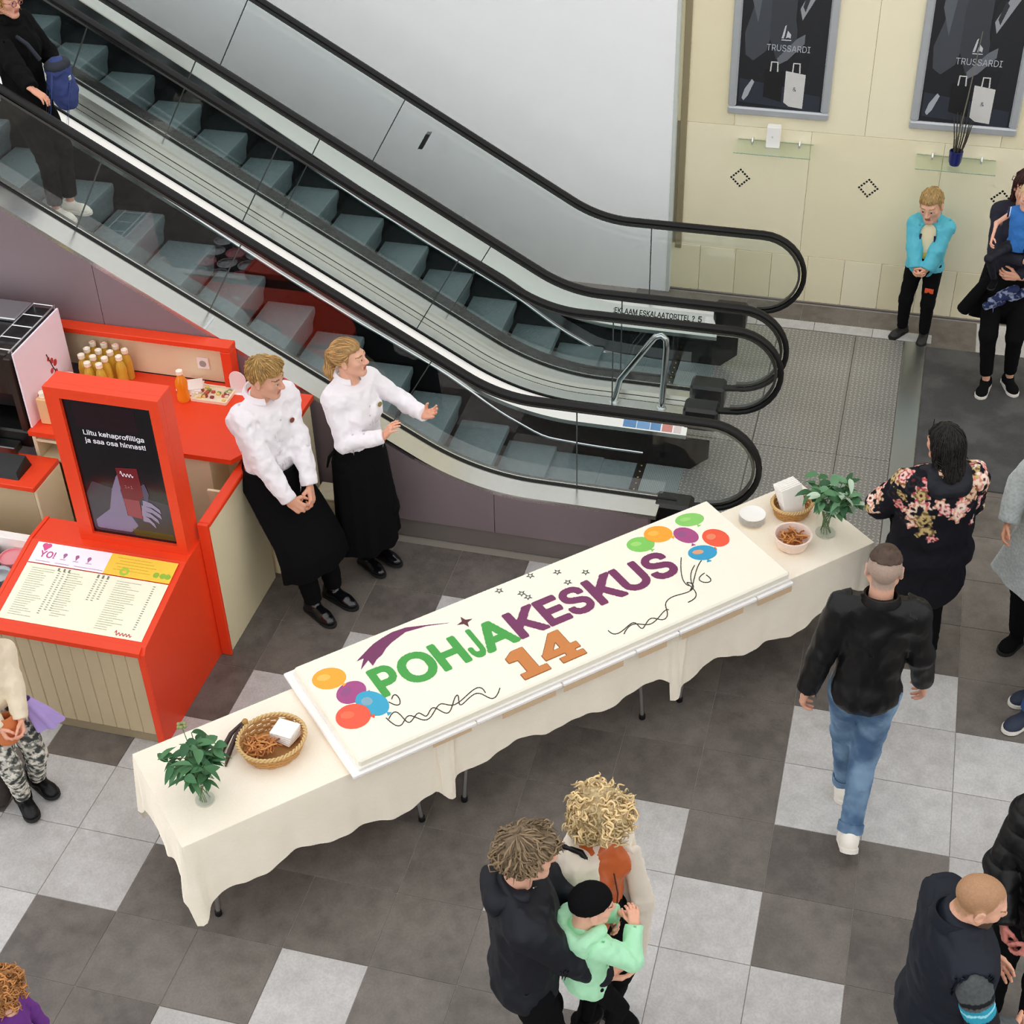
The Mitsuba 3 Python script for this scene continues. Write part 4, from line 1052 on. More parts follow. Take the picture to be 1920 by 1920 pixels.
def ell(c, r, R=None):
    c, r = np.asarray(c, float), np.asarray(r, float)
    R = np.eye(3) if R is None else R
    def fn(p):
        q = (p - c) @ R
        k0 = np.linalg.norm(q / r, axis=1)
        k1 = np.linalg.norm(q / r ** 2, axis=1)
        return k0 * (k0 - 1) / np.maximum(k1, 1e-6)
    m = r.max()
    return Pr(fn, c - m, c + m)
def smin(a, b, k):
    h = np.clip(.5 + .5 * (b - a) / k, 0, 1)
    return b + (a - b) * h - k * h * (1 - h)
def group(prims, k=.03, infl=0, cuts=(), sub=()):
    """smooth union, inflated, cut by half spaces [(point, normal)] that keep the inner side, minus primitives"""
    def fn(p):
        d = None
        for q in prims:
            e = q.fn(p)
            d = e if d is None else smin(d, e, k)
        d = d - infl
        for q in sub:
            d = -smin(-d, q.fn(p), .01)
        for c, n in cuts:
            d = np.maximum(d, (p - np.asarray(c)) @ nrm(n))
        return d
    return Pr(fn, np.min([q.lo for q in prims], 0) - infl, np.max([q.hi for q in prims], 0) + infl)
CO = np.array([(i, j, k) for i in (0, 1) for j in (0, 1) for k in (0, 1)])
EDG = [(a, b) for a in range(8) for b in range(8) if a < b and np.abs(CO[a] - CO[b]).sum() == 1]
def nets(Fd, lo, h):
    ins = Fd < 0
    c = np.zeros(tuple(n - 1 for n in Fd.shape), np.int8)
    for o in CO:
        c += ins[o[0]:o[0] + c.shape[0], o[1]:o[1] + c.shape[1], o[2]:o[2] + c.shape[2]]
    act = np.argwhere((c > 0) & (c < 8))
    idx = -np.ones(c.shape, np.int64)
    idx[tuple(act.T)] = np.arange(len(act))
    val = np.stack([Fd[tuple((act + o).T)] for o in CO], 1)
    acc, cnt = np.zeros((len(act), 3)), np.zeros(len(act))
    for a, b in EDG:
        va, vb = val[:, a], val[:, b]
        m = (va < 0) != (vb < 0)
        t = va[m] / (va[m] - vb[m])
        acc[m] += CO[a] + t[:, None] * (CO[b] - CO[a])
        cnt[m] += 1
    V = lo + (act + acc / cnt[:, None]) * h
    Q = []
    for ax in range(3):
        u, w = (ax + 1) % 3, (ax + 2) % 3
        s0 = [slice(1, -1)] * 3; s1 = [slice(1, -1)] * 3
        s0[ax], s1[ax] = slice(0, -1), slice(1, None)
        A, B = ins[tuple(s0)], ins[tuple(s1)]
        e = np.argwhere(A != B)
        sg = A[tuple(e.T)]
        off = np.ones(3, int); off[ax] = 0
        e = e + off
        du, dw = np.zeros(3, int), np.zeros(3, int)
        du[u], dw[w] = 1, 1
        q = np.stack([idx[tuple(x.T)] for x in (e - du - dw, e - dw, e, e - du)], 1)
        q[~sg] = q[~sg][:, ::-1]
        Q.append(q)
    Q = np.vstack(Q)
    Q = Q[(Q >= 0).all(1)]
    return V, np.vstack([Q[:, [0, 1, 2]], Q[:, [0, 2, 3]]])
def sdf_mesh(prims, h=.01, k=.03, wr=0, wf=14., seed=0, cuts=(), sub=(), infl=0, smooth=1, stretch=(1, 1, 1), calm=()):
    """prims: list of Pr united smoothly; wr = depth of the creases"""
    pad = infl + wr + 3 * h
    lo = np.min([q.lo for q in prims], 0) - pad
    hi = np.max([q.hi for q in prims], 0) + pad
    n = np.ceil((hi - lo) / h).astype(int) + 1
    ax = [lo[i] + h * np.arange(n[i]) for i in range(3)]
    D = np.full(tuple(n), 1.0)
    for q in prims:
        m = k + pad
        i0 = np.clip(np.floor((q.lo - m - lo) / h).astype(int), 0, n - 1)
        i1 = np.clip(np.ceil((q.hi + m - lo) / h).astype(int) + 1, 1, n)
        sl = tuple(slice(a, b) for a, b in zip(i0, i1))
        G = np.stack(np.meshgrid(*[ax[j][sl[j]] for j in range(3)], indexing='ij'), -1)
        D[sl] = smin(D[sl], q.fn(G.reshape(-1, 3)).reshape(G.shape[:3]), k)
    D = D - infl
    near = np.abs(D) < wr + 2.5 * h
    if cuts or wr or sub:
        ii = np.argwhere(near)
        P = lo + ii * h
        d = D[tuple(ii.T)]
        if wr:
            amp = np.full(len(P), float(wr))
            for c, nn, rad in calm:          # no creases close to cuffs and hems
                q = P - np.asarray(c)
                amp = np.where(np.linalg.norm(q, axis=1) < rad, np.minimum(amp, wr * np.clip(np.abs(q @ nrm(nn)) / .05, .06, 1)), amp)
            d = d + amp * (np.minimum(2.2 * np.abs(2 * meshkit.fbm(P * wf * np.asarray(stretch), 3, seed) - 1), 1.1) - .45)
        D[tuple(ii.T)] = d
        if cuts or sub:
            G = np.stack(np.meshgrid(*ax, indexing='ij'), -1).reshape(-1, 3)
            d = D.reshape(-1)
            for q in sub:
                d = np.maximum(d, -q.fn(G))
            for c, nn in cuts:
                d = np.maximum(d, (G - np.asarray(c)) @ nrm(nn))
            D = d.reshape(D.shape)
    V, Fc = nets(D, lo, h)
    m = trimesh.Trimesh(V, Fc, process=False)
    if smooth:
        trimesh.smoothing.filter_laplacian(m, lamb=.45, iterations=smooth, volume_constraint=False)
    return m

def rotm(axis, a):
    return trimesh.transformations.rotation_matrix(a, axis)[:3, :3]

# ------------------------------------------------------------------ heads, hair, hands, shoes (local frames, +y to the front)
def head_prims():
    P = [ell((0, -.014, .036), (.073, .094, .083)), ell((0, .022, -.020), (.060, .066, .082)), cone((-.046, .0, -.052), (-.016, .060, -.094), .024, .020),
         cone((.046, .0, -.052), (.016, .060, -.094), .024, .020), ell((0, .066, -.094), (.022, .020, .018)), ell((-.040, .055, -.016), (.022, .024, .022)), ell((.040, .055, -.016), (.022, .024, .022)),
         cone((-.036, .076, .026), (.036, .076, .026), .012, .012)]
    return P
def head_mesh(skin, brow, lip='#b5675f', scalp=None, h=.0048):
    base = group(head_prims(), .022)
    eyes = [ell((s * .031, .098, .006), (.016, .016, .011)) for s in (-1, 1)]
    d0 = group([base], .01, sub=eyes)
    nose = group([cone((0, .084, .016), (0, .108, -.024), .0085, .0125), ell((-.012, .096, -.029), (.009, .011, .008)), ell((.012, .096, -.029), (.009, .011, .008))], .01)
    lips = group([cone((-.017, .080, -.054), (.017, .080, -.054), .0085, .0085), cone((-.014, .079, -.064), (.014, .079, -.064), .0085, .0085)], .005)
    lids = [ell((s * .031, .078, .0115), (.0165, .0125, .009)) for s in (-1, 1)]
    ears = [group([ell((s * .078, -.008, -.004), (.011, .022, .034), rotm((0, 0, 1), s * -.35))], .01, sub=[ell((s * .090, -.002, -.002), (.009, .012, .02))]) for s in (-1, 1)]
    neck = cone((0, -.022, -.06), (0, -.040, -.20), .053, .058, sq=(np.array([0, 1., 0]), 1.06))
    m = sdf_mesh([d0, neck, nose, lips] + lids + ears, h, .012)
    v = m.vertices
    col = np.tile(S(skin), (len(v), 1))
    t = np.clip(1 - np.abs(np.linalg.norm((v - [0, .08, -.02]) / [.06, .06, .03], axis=1)), 0, 1)
    col = col * (1 - .25 * t[:, None]) + .25 * t[:, None] * np.array(S('#d88d78'))
    lm = (v[:, 1] > .081) & (np.abs(v[:, 0]) < .021) & (v[:, 2] > -.0705) & (v[:, 2] < -.049)
    col[lm] = S(lip)
    bm = (v[:, 1] > .062) & (np.abs(np.abs(v[:, 0]) - .034) < .019) & (np.abs(v[:, 2] - .0325 + 6 * (np.abs(v[:, 0]) - .036) ** 2) < .0036)
    col[bm] = S(brow)
    if scalp:
        a = np.clip(-hairline(v, -.07, .066) / .02 + (meshkit.noise(v * 220) - .5) * .8, 0, 1) * (np.abs(v[:, 0]) < .080)
        col = col * (1 - a[:, None]) + np.array(S(scalp)) * a[:, None] * (.85 + .3 * meshkit.noise(v * 400)[:, None])
    return m, col
def hairline(p, back=-.075, front=.058):
    """signed: negative where hair grows"""
    y, z, x = p[:, 1], p[:, 2], np.abs(p[:, 0])
    # forehead line at the front, ear line at the sides, nape at the back
    line = np.where(y > .035, front + .10 * (y - .06), np.where(y > -.02, -.012 + (y + .02) * (front - .012) / .055 * 1.0, back))
    line = np.where((y <= .035) & (y > -.02), np.interp(y, [-.02, .012, .035], [-.02, .0, front - .004]), line)
    line = np.where(y <= -.02, np.interp(y, [-.10, -.04, -.02], [back, back, -.02]), line)
    return line - z
def hair_mesh(style, col, seed=0, h=.0048, thick=None):
    th = thick or dict(short=.010, crew=.009, buzz=.005, pony=.011, long=.014, curly=.034, tousled=.022)[style]
    cap_ = ell((0, -.016, .038), (.073 + th, .092 + th, .083 + th * 1.1))
    def capfn(p):
        d = cap_.fn(p)
        fl = {'pony': .066, 'curly': .050, 'buzz': .066}.get(style, .060)
        bk = {'long': -.10, 'curly': -.085, 'pony': -.07}.get(style, -.07)
        return np.maximum(d, hairline(p, bk, fl) * .8)
    P = [Pr(capfn, cap_.lo, cap_.hi)]
    wr, wf, st = .004, 85, (1.8, .35, .5)
    if style == 'short':
        P += [cone((-.035, .062, .098), (.045, .070, .090), .022, .020), cone((-.03, .03, .115), (.03, .035, .112), .022, .02)]
        wr, wf = .007, 75
    if style == 'tousled':
        P += [cone((-.045, .055, .095), (.03, .075, .085), .030, .026), cone((-.03, .0, .115), (.03, .01, .115), .034, .03), ell((0, -.09, .02), (.06, .04, .07))]
        wr, wf, st = .012, 50, (1.6, .4, .6)
    if style == 'pony':
        P += [ell((0, -.112, .035), (.026, .026, .026)), cone((0, -.125, .03), (.0, -.150, -.08), .026, .030), cone((0, -.150, -.08), (0, -.135, -.20), .030, .010)]
        wr = .005
    if style == 'long':
        P += [cone((0, -.075, .0), (0, -.105, -.16), .075, .070, sq=(np.array([0, 1., 0]), .62)), cone((0, -.105, -.16), (0, -.115, -.27), .068, .040, sq=(np.array([0, 1., 0]), .5)), cone((-.072, -.02, .02), (-.078, -.05, -.13), .022, .02), cone((.072, -.02, .02), (.078, -.05, -.13), .022, .02)]
        wr, wf, st = .007, 50, (1.8, 1.2, .25)
    if style == 'curly':
        P += [ell((0, -.075, -.02), (.088, .06, .085)), ell((-.075, -.02, .0), (.035, .055, .07)), ell((.075, -.02, .0), (.035, .055, .07)), ell((0, .055, .10), (.07, .04, .034))]
        P += [ell((-.05, .02, .09), (.05, .05, .05)), ell((.055, .0, .085), (.05, .055, .05)), ell((0, -.06, .10), (.06, .05, .04)), ell((-.06, -.06, .03), (.05, .05, .06))]
        wr, wf, st = .034, 15, (1.2, 1.2, .8)
    m = sdf_mesh(P, h, .02, wr, wf, seed, stretch=st)
    v = np.array(m.vertices)
    s = meshkit.fbm(v * [190, 30, 55] if style != 'curly' else v * [120, 120, 45], 3, seed + 5)
    c = np.array(S(col)) * (.30 + 1.4 * s[:, None])
    if style == 'buzz':
        c = np.array(S(col)) * (.85 + .3 * s[:, None])
    par = dict(short=(460, .045, .0036, .003, 0), crew=(300, .026, .003, .003, 0), pony=(420, .085, .0030, .002, 0), long=(520, .13, .0036, .003, .002), curly=(520, .055, .0052, .014, .013), tousled=(520, .065, .0046, .006, .002)).get(style)
    if not par:
        return m, np.clip(c, 0, 1)
    n_, L, rad, lift, cw = par
    r = np.random.default_rng(seed + 100)
    fa = m.area_faces / m.area_faces.sum()
    pick = r.choice(len(m.faces), n_, p=fa)
    P0, N0 = m.triangles_center[pick], m.face_normals[pick]
    ec, er = np.array([0, -.016, .038]), np.array([.073 + th, .092 + th, .083 + th])
    cr = np.array([.01, -.045, .13])
    ms, cs = [m], [np.clip(c, 0, 1) * .72]
    from scipy.spatial import cKDTree
    sm = m.copy()
    trimesh.smoothing.filter_laplacian(sm, lamb=.5, iterations=14, volume_constraint=False)
    VN, kd = np.array(sm.vertex_normals), cKDTree(m.vertices)
    if style != 'curly':
        N0 = VN[kd.query(P0)[1]]
    for p, nn in zip(P0, N0):
        t = p - cr
        if style == 'pony':
            t = np.array([0, -.12, .04]) - p if p[1] > -.09 else np.array([0, -.1, -1.])
        if style == 'long' or p[2] < -.05:
            t = t * .4 + np.array([0, -.02, -.12])
        t = nrm(t - nn * (t @ nn)); t = nrm(t + r.normal(0, .16 if cw > .01 else .05, 3))
        b = np.cross(nn, t)
        u = np.linspace(0, 1, 7 if cw < .01 else 11)
        l = L * r.uniform(.6, 1.2); ph = r.uniform(0, 6.28)
        Q = p + np.outer(u * l, t) + np.outer(lift * np.sin(PI * np.clip(u * .9 + .05, 0, 1)), nn) - np.outer(.5 * (u * l) ** 2 / .11 * (1 if style != 'pony' else .6), nn)
        if cw:
            Q = Q + np.outer(cw * np.sin(u * 8 + ph) * u ** .4, b) + np.outer(cw * .7 * np.cos(u * 8 + ph) * u ** .4, nn)
        if style != 'curly':
            for i in range(len(Q)):
                j = kd.query(Q[i])[1]
                Q[i] = Q[i] - VN[j] * ((Q[i] - m.vertices[j]) @ VN[j] - (.0005 + lift * math.sin(PI * min(1, u[i] + .1)) * .6))
        tb = tube(Q, rad * np.sin(PI * (.12 + .85 * u)) ** .7, 5)
        ms.append(tb)
        k = r.uniform(.55, 1.45)
        cs.append(np.tile(np.clip(np.array(S(col)) * k, 0, 1), (len(tb.vertices), 1)))
    return cat(*ms), np.vstack(cs)
def hand_mesh(curl=.3, side=1, spread=.12, thumb=.5, h=.0032):
    """wrist at the origin, fingers along +y, palm facing -z, thumb on the side*x side"""
    P = []
    c = np.broadcast_to(np.asarray(curl, float), (4,))
    P += [cone((side * .022, .010, 0), (side * .026, .082, 0), .0145, .012), cone((0, .006, .001), (0, .088, .002), .0155, .0125), cone((-side * .020, .010, 0), (-side * .026, .078, 0), .014, .011), cone((side * .010, .012, -.006), (side * .012, .05, -.006), .014, .012)]
    fing = []
    for f, (x, L, r) in enumerate(((.030, .073, .0085), (.0105, .082, .0088), (-.009, .076, .0083), (-.028, .060, .0074))):
        base = np.array([side * x, .084 - .010 * abs(x) / .03 - (.008 if f == 3 else 0), .002])
        a = c[f] * 1.25
        yaw = -side * (x / .03) * spread
        p, d = base, 0.
        pts = [p]
        for s, seg_ in enumerate((.46, .30, .24)):
            d += a * (1.0, 1.15, .7)[s]
            v = np.array([-math.sin(yaw) * math.cos(d), math.cos(yaw) * math.cos(d), -math.sin(d)])
            p = p + v * L * seg_
            pts.append(p)
        for i in range(3):
            fing.append(cone(pts[i], pts[i + 1], r * (1.05, .96, .9)[i], r * (.96, .9, .82)[i]))
    t0 = np.array([side * .024, .018, -.006])
    dirs = nrm((side * (.85 - .6 * thumb), .62, -.25 - .7 * thumb)), nrm((side * (.45 - .5 * thumb), .85, -.25 - .5 * thumb)), nrm((side * (.3 - .5 * thumb), .9, -.25 - .4 * thumb))
    p = t0
    for i, (L, r) in enumerate(((.040, .0135), (.030, .0098), (.024, .0086))):
        q = p + np.asarray(dirs[i]) * L
        fing.append(cone(p, q, r, r * .86))
        p = q
    palm = group(P, .012)
    wrist = cone((0, -.05, 0), (0, .012, 0), .027, .026, sq=(np.array([0, 0, 1.]), .72))
    return sdf_mesh([palm, wrist] + fing, h, .0065, smooth=1)
def shoe_mesh(kind='sneaker', h=.006):
    """ankle above the origin, toe along +y; returns (upper, sole)"""
    w = {'dress': .036, 'boot': .042}.get(kind, .041)
    L = {'dress': .185}.get(kind, .172)
    up = [ell((0, -.045, .045), (.036, .042, .045)), cone((0, -.02, .05), (0, .09, .036), .038, w), ell((0, .115, .030), (w + .004, L - .115, .030)), cone((0, -.02, .05), (0, -.015, .095), .038, .042 if kind != 'boot' else .05, flat_b=True)]
    if kind == 'boot':
        up += [cone((0, -.018, .05), (0, -.022, .17), .05, .052, flat_b=True)]
    u = sdf_mesh(up, h, .03, cuts=[((0, 0, .012), (0, 0, -1))])
    out = unary_union([Point(0, -.048).buffer(.042), affinity.scale(Point(0, .112).buffer(1), w + .007, L - .107), Polygon([(-.040, -.04), (.040, -.04), (w + .005, .11), (-w - .005, .11)])]).buffer(.004)
    s = prism(out.simplify(.001), 0, .022 if kind != 'dress' else .012)
    return u, s
_cache = {}
def cached(key, fn):
    if key not in _cache:
        _cache[key] = fn()
    return _cache[key]

# ------------------------------------------------------------------ a figure
def ik(a, t, l1, l2, pole):
    a, t = np.asarray(a, float), np.asarray(t, float)
    d = t - a
    L = np.linalg.norm(d)
    if L > (l1 + l2) * .999:
        t = a + d / L * (l1 + l2) * .999
        d = t - a; L = np.linalg.norm(d)
    u = d / L
    x = (l1 * l1 - l2 * l2 + L * L) / (2 * L)
    y = math.sqrt(max(l1 * l1 - x * x, 0))
    p = np.asarray(pole, float)
    p = nrm(p - u * (p @ u))
    return a + u * x + p * y, t

class Figure:
    """all joints in a local frame for a body 1.75 tall, +y to the front, +x to the figure's right"""
    def __init__(s, label, x, y, face, H, female=False, child=False, z=0, skin='#d9a184', lean=(0, 0), twist=0, pel=(0, 0, 0), head=(0, 0, 0), head_scale=1.0,
                 hands=(None, None), poles=((.6, -.6, -.3), (-.6, -.6, -.3)), feet=None, width=1.0, cat_='person', hair=None, brow='#6b4a30', scalp=None, eyes=True, lip='#b5675f',
                 hand_curl=(.35, .35), hand_dir=(None, None), palm=((-1, 0, 0), (1, 0, 0)), show_hands=(True, True), knees=((0.1, 1, 0), (-.1, 1, 0)), group_=None, seat=False):
        s.key = thing('person', label, cat_, group_)
        s.s, s.pos, s.f = H / 1.75, np.array([x, y, z], float), nrm((face[0], face[1], 0))
        yaw = math.atan2(s.f[1], s.f[0]) - PI / 2
        s.M = np.eye(4)
        s.M[:3, :3] = rotm((0, 0, 1), yaw) * s.s
        s.M[:3, 3] = s.pos
        s.Mi = np.linalg.inv(s.M)
        s.child, s.female, s.w = child, female, width
        hs = head_scale * (1.28 if child else 1.0)
        s.hs = hs
        hip = .86 if child else .915
        pelv = np.array([0, 0, hip + .035]) + np.asarray(pel, float)
        top = 1.75 - .120 * hs
        neck0 = (top - .135 * hs) - (hip + .035)
        R = rotm((0, 0, 1), twist) @ rotm((1, 0, 0), -lean[0]) @ rotm((0, 1, 0), lean[1])
        s.R, s.pel = R, pelv
        s.chest = pelv + R @ [0, .0, neck0 * .60]
        s.belly = pelv + R @ [0, .005, neck0 * .26]
        s.neck = pelv + R @ [0, -.022, neck0]
        shw = (.148 if female else .170) * (.86 if child else 1) * (1 + (width - 1) * .55)
        s.sh = [pelv + R @ [sg * shw, -.012, neck0 - .085] for sg in (1, -1)]
        Rh = rotm((0, 0, 1), head[0]) @ rotm((1, 0, 0), head[1]) @ rotm((0, 1, 0), head[2])
        s.Rh = Rh
        s.head = s.neck + R @ [0, .012, .03] + Rh @ [0, .024 * hs, .105 * hs]
        ua, fa = (.285, .25) if not child else (.25, .215)
        hl = hip / .915
        s.el, s.wr = [None, None], [None, None]
        for i, sg in enumerate((1, -1)):
            t = hands[i]
            if t is None:
                t = s.sh[i] + np.array([sg * .10, .05, -(ua + fa) * .97])
            elif len(t) == 4:
                t = s.Mi[:3, :3] @ np.asarray(t[1:]) + s.Mi[:3, 3]
            s.el[i], s.wr[i] = ik(s.sh[i], t, ua, fa, poles[i])
        feet = feet or ((.10, .02, .08, .12), (-.10, .02, .08, -.12))
        s.hip, s.kn, s.an, s.fy, s.fp = [], [], [], [], []
        tl, sl_ = .43 * hl, .425 * hl
        for i, sg in enumerate((1, -1)):
            ft = feet[i]
            if ft[0] == 'w':
                a = s.Mi[:3, :3] @ np.array([ft[1], ft[2], ft[3]]) + s.Mi[:3, 3]
                fy, fp = ft[4], (ft[5] if len(ft) > 5 else 0)
            else:
                a, fy, fp = np.array(ft[:3], float), ft[3], (ft[4] if len(ft) > 4 else 0)
            hp = pelv + rotm((0, 0, 1), twist * .4) @ [sg * .088 * width ** .5, 0, -.035]
            kn, an = ik(hp, a, tl, sl_, knees[i])
            s.hip.append(hp); s.kn.append(kn); s.an.append(an); s.fy.append(-fy); s.fp.append(fp)
        s.skin = skin
        # skin: trunk and limbs, head and hands as one mesh
        prims = s.trunk(-.012) + s.arms(-.008) + s.legs(-.010)
        body = sdf_mesh(prims, .014, .03)
        ms, cs = [body], [np.tile(S(skin), (len(body.vertices), 1))]
        hm, hc = cached(('head', skin, brow, lip, scalp), lambda: head_mesh(skin, brow, lip, scalp))
        s.HM = np.eye(4); s.HM[:3, :3] = Rh * hs; s.HM[:3, 3] = s.head
        hm = hm.copy(); hm.apply_transform(s.HM)
        ms.append(hm); cs.append(hc)
        for i in (0, 1):
            if not show_hands[i]:
                continue
            m = cached(('hand', str(hand_curl[i]), i), lambda: hand_mesh(hand_curl[i], -1 if i == 0 else 1)).copy()
            d = nrm(s.wr[i] - s.el[i]) if hand_dir[i] is None else nrm(hand_dir[i])
            pz = np.asarray(palm[i], float)
            pz = nrm(pz - d * (pz @ d))
            ez = -pz
            ex = np.cross(d, ez)
            s.hand_frame = getattr(s, 'hand_frame', {}); s.hand_frame[i] = (s.wr[i], ex, d, ez)
            hsz = .90 if female else 1.0
            hsz *= 1.05 if child else 1
            M = np.eye(4); M[:3, 0], M[:3, 1], M[:3, 2], M[:3, 3] = ex * hsz, d * hsz, ez * hsz, s.wr[i]
            m.apply_transform(M)
            ms.append(m)
            cc = np.array(S(skin)) * np.array([1.0, .93, .90])
            cs.append(np.tile(cc, (len(m.vertices), 1)))
        s.add('body', cat(*ms), M_SKIN, np.vstack(cs))
        if eyes:
            for sg in (-1, 1):
                c = np.array([sg * .031, .0795, .0065])
                e = trimesh.creation.icosphere(3, .0125)
                d = e.vertices[:, 1]
                col = np.where((d > .0112)[:, None], S('#15120f'), np.where((d > .0092)[:, None], S('#5b6f7c'), S('#e9e3dc')))
                e.apply_translation(c); e.apply_transform(s.HM)
                s.add('eye', e, M_PRINT, col)
        if hair:
            m, c = cached(('hair',) + tuple(hair), lambda: hair_mesh(*hair))
            m = m.copy(); m.apply_transform(s.HM)
            s.add('hair', m, M_HAIR, c)
    # primitives of the body with an allowance r
    def trunk(s, r, low=True):
        w, R, ch = s.w, s.R, (.86 if s.child else 1)
        f = s.female
        P = [ell(s.pel + [0, -.008, -.03], (.165 * ch * w + r, .118 * ch * w + r, .125 + r)), ell(s.belly, ((.138 if f else .150) * ch * w + r, .108 * ch * w + r, .17 + r), R),
             ell(s.chest, ((.150 if f else .168) * ch * w + r, .112 * ch * w + r, .19 * (.9 if s.child else 1) + r), R), cone(s.sh[0] * .88 + s.sh[1] * .12, s.sh[1] * .88 + s.sh[0] * .12, .062 * ch + r, .062 * ch + r),
             cone(s.neck + [0, 0, -.02], s.sh[0], .046 * ch + r, .050 * ch + r), cone(s.neck + [0, 0, -.02], s.sh[1], .046 * ch + r, .050 * ch + r)]
        if f:
            P += [ell(s.chest + R @ [sg * .07, .085, .0], (.058 + r * .5, .05 + r * .5, .055 + r * .5), R) for sg in (1, -1)]
        return P
    def arm(s, i, r, end=1.0, r2=None, flat=True):
        ch = .86 if s.child else (.9 if s.female else 1)
        e = s.el[i] + (s.wr[i] - s.el[i]) * end
        return [cone(s.sh[i], s.el[i], .054 * ch + r, .043 * ch + r), cone(s.el[i], e, .043 * ch + r, (.031 * ch + r) if r2 is None else r2, flat_b=flat)]
    def arms(s, r, end=1.0, r2=None, flat=False):
        return s.arm(0, r, end, r2, flat) + s.arm(1, r, end, r2, flat)
    def leg(s, i, r, end=1.0, r2=None, flat=True):
        ch = .88 if s.child else 1
        e = s.kn[i] + (s.an[i] - s.kn[i]) * end
        return [cone(s.hip[i], s.kn[i], .085 * ch * s.w ** .5 + r, .058 * ch + r), cone(s.kn[i], e, .057 * ch + r, (.040 * ch + r) if r2 is None else r2, flat_b=flat)]
    def legs(s, r, end=1.0, r2=None, flat=False):
        return s.leg(0, r, end, r2, flat) + s.leg(1, r, end, r2, flat)
    def add(s, name, mesh, m, color=None, label=None, smooth=True, parent=None, local=True):
        mesh = mesh.copy()
        if local:
            mesh.apply_transform(s.M)
        return put(parent or s.key, name, mesh, m, smooth, color=color, label=label)
    def top(s, name, m, r=.014, sleeve=.97, cuff=None, hem=-.10, wr=.009, wf=13, seed=1, h=.010, neck_cut=.0, label=None, extra=(), sub=(), sleeves=(True, True), color=None, k=.03, hem_slope=0, parent=None, stretch=(1.2, 1.2, .55)):
        """shirt or jacket; hem is measured from the pelvis"""
        P = s.trunk(r)
        nk = s.neck + s.R @ [0, .0, .008 + neck_cut]
        tr = group(P + list(extra), .045, cuts=[(s.pel + [0, 0, hem], (0, hem_slope, -1)), (nk, s.R @ [0, .55, 1])], sub=sub)
        calm = [(s.pel + [0, 0, hem], (0, hem_slope, -1), .45), (nk, s.R @ [0, .55, 1], .14)] + [(s.el[i] + (s.wr[i] - s.el[i]) * sleeve, s.wr[i] - s.el[i], .13) for i in (0, 1)]
        A = []
        for i in (0, 1):
            if sleeves[i]:
                A += s.arm(i, r, sleeve, cuff)
        A = [group(A[i:i + 2], .02) for i in range(0, len(A), 2)]
        ms = sdf_mesh([tr] + A, h, .016, wr, wf, seed, stretch=stretch, calm=calm)
        return s.add(name, ms, m, color(s, ms) if color else None, label, parent=parent)
    def bottoms(s, name, m, r=.012, end=.93, cuff=None, rise=.10, wr=.008, seed=2, h=.011, label=None, color=None):
        P = group(s.trunk(r)[:2], .04, cuts=[(s.pel + [0, 0, rise], s.R @ [0, 0, 1])])
        ms = sdf_mesh([P] + s.legs(r, end, cuff, True), h, .03, wr, 15, seed, calm=[(s.pel + [0, 0, rise], (0, 0, 1), .4)] + [(s.kn[i] + (s.an[i] - s.kn[i]) * end, s.an[i] - s.kn[i], .12) for i in (0, 1)])
        return s.add(name, ms, m, color(s, ms) if color else None, label)
    def shoes(s, kind, m_up, m_sole, scale=1.0, label=None):
        for i in (0, 1):
            u, so = cached(('shoe', kind), lambda: shoe_mesh(kind))
            M = np.eye(4)
            sc = scale * (1.12 if s.child else 1)
            M[:3, :3] = rotm((0, 0, 1), s.fy[i]) @ rotm((1, 0, 0), s.fp[i]) * sc
            off = M[:3, :3] @ np.array([0, 0, .08])
            M[:3, 3] = s.an[i] - off
            u, so = u.copy(), so.copy()
            u.apply_transform(M); so.apply_transform(M)
            k = s.add('shoe', u, m_up, label=label)
            s.add('sole', so, m_sole, parent=k, smooth=30)
    def collar(s, m, r=.062, t=.011, h_=.035, tilt=.35, open_=.5, parent=None, name='collar'):
        """a standing band round the neck, open at the front"""
        V, Fc = [], []
        a0, n = open_, 40
        th = np.linspace(PI / 2 + a0, PI / 2 + 2 * PI - a0, n)
        for a in th:
            for (dr_, z) in ((0, 0), (.004, h_), (.012, h_ + .004), (.026, .004), (.02, -.008)):
                q = np.array([(r + dr_) * 1.0 * math.cos(a), (r + dr_) * 1.08 * math.sin(a) - .012, z - .05 * (math.sin(a) + 1) * tilt + .02])
                V.append(s.neck + s.R @ q)
        for i in range(n - 1):
            for j in range(5):
                l = (j + 1) % 5
                Fc += [(i * 5 + j, (i + 1) * 5 + j, (i + 1) * 5 + l), (i * 5 + j, (i + 1) * 5 + l, i * 5 + l)]
        return s.add(name, tri_mesh(V, Fc), m, smooth=50, parent=parent)
    def skirt(s, name, m, rings, amp=.018, folds=9, seed=0, label=None, gap=None, parent=None):
        """loft through rings (centre, rx, ry) with folds that grow downwards; gap = angle range left open"""
        n = 96
        r = np.random.default_rng(seed)
        ph = r.uniform(0, 6.28, 3)
        th = np.linspace(0, 2 * PI, n, endpoint=False)
        rows = []
        ts = np.linspace(0, len(rings) - 1, (len(rings) - 1) * 6 + 1)
        Rg = [np.concatenate([np.asarray(c, float), [a, b]]) for c, a, b in rings]
        for t in ts:
            i = min(int(t), len(rings) - 2)
            q = Rg[i] * (1 - (t - i)) + Rg[i + 1] * (t - i)
            d = t / (len(rings) - 1)
            f = 1 + amp / .2 * d * (np.sin(folds * th + ph[0]) * .6 + np.sin((folds * 2 - 3) * th + ph[1]) * .4)
            rows.append(np.column_stack([q[0] + q[3] * f * np.cos(th), q[1] + q[4] * f * np.sin(th), np.full(n, q[2])]))
        V = np.vstack(rows)
        K = len(rows)
        Fc = []
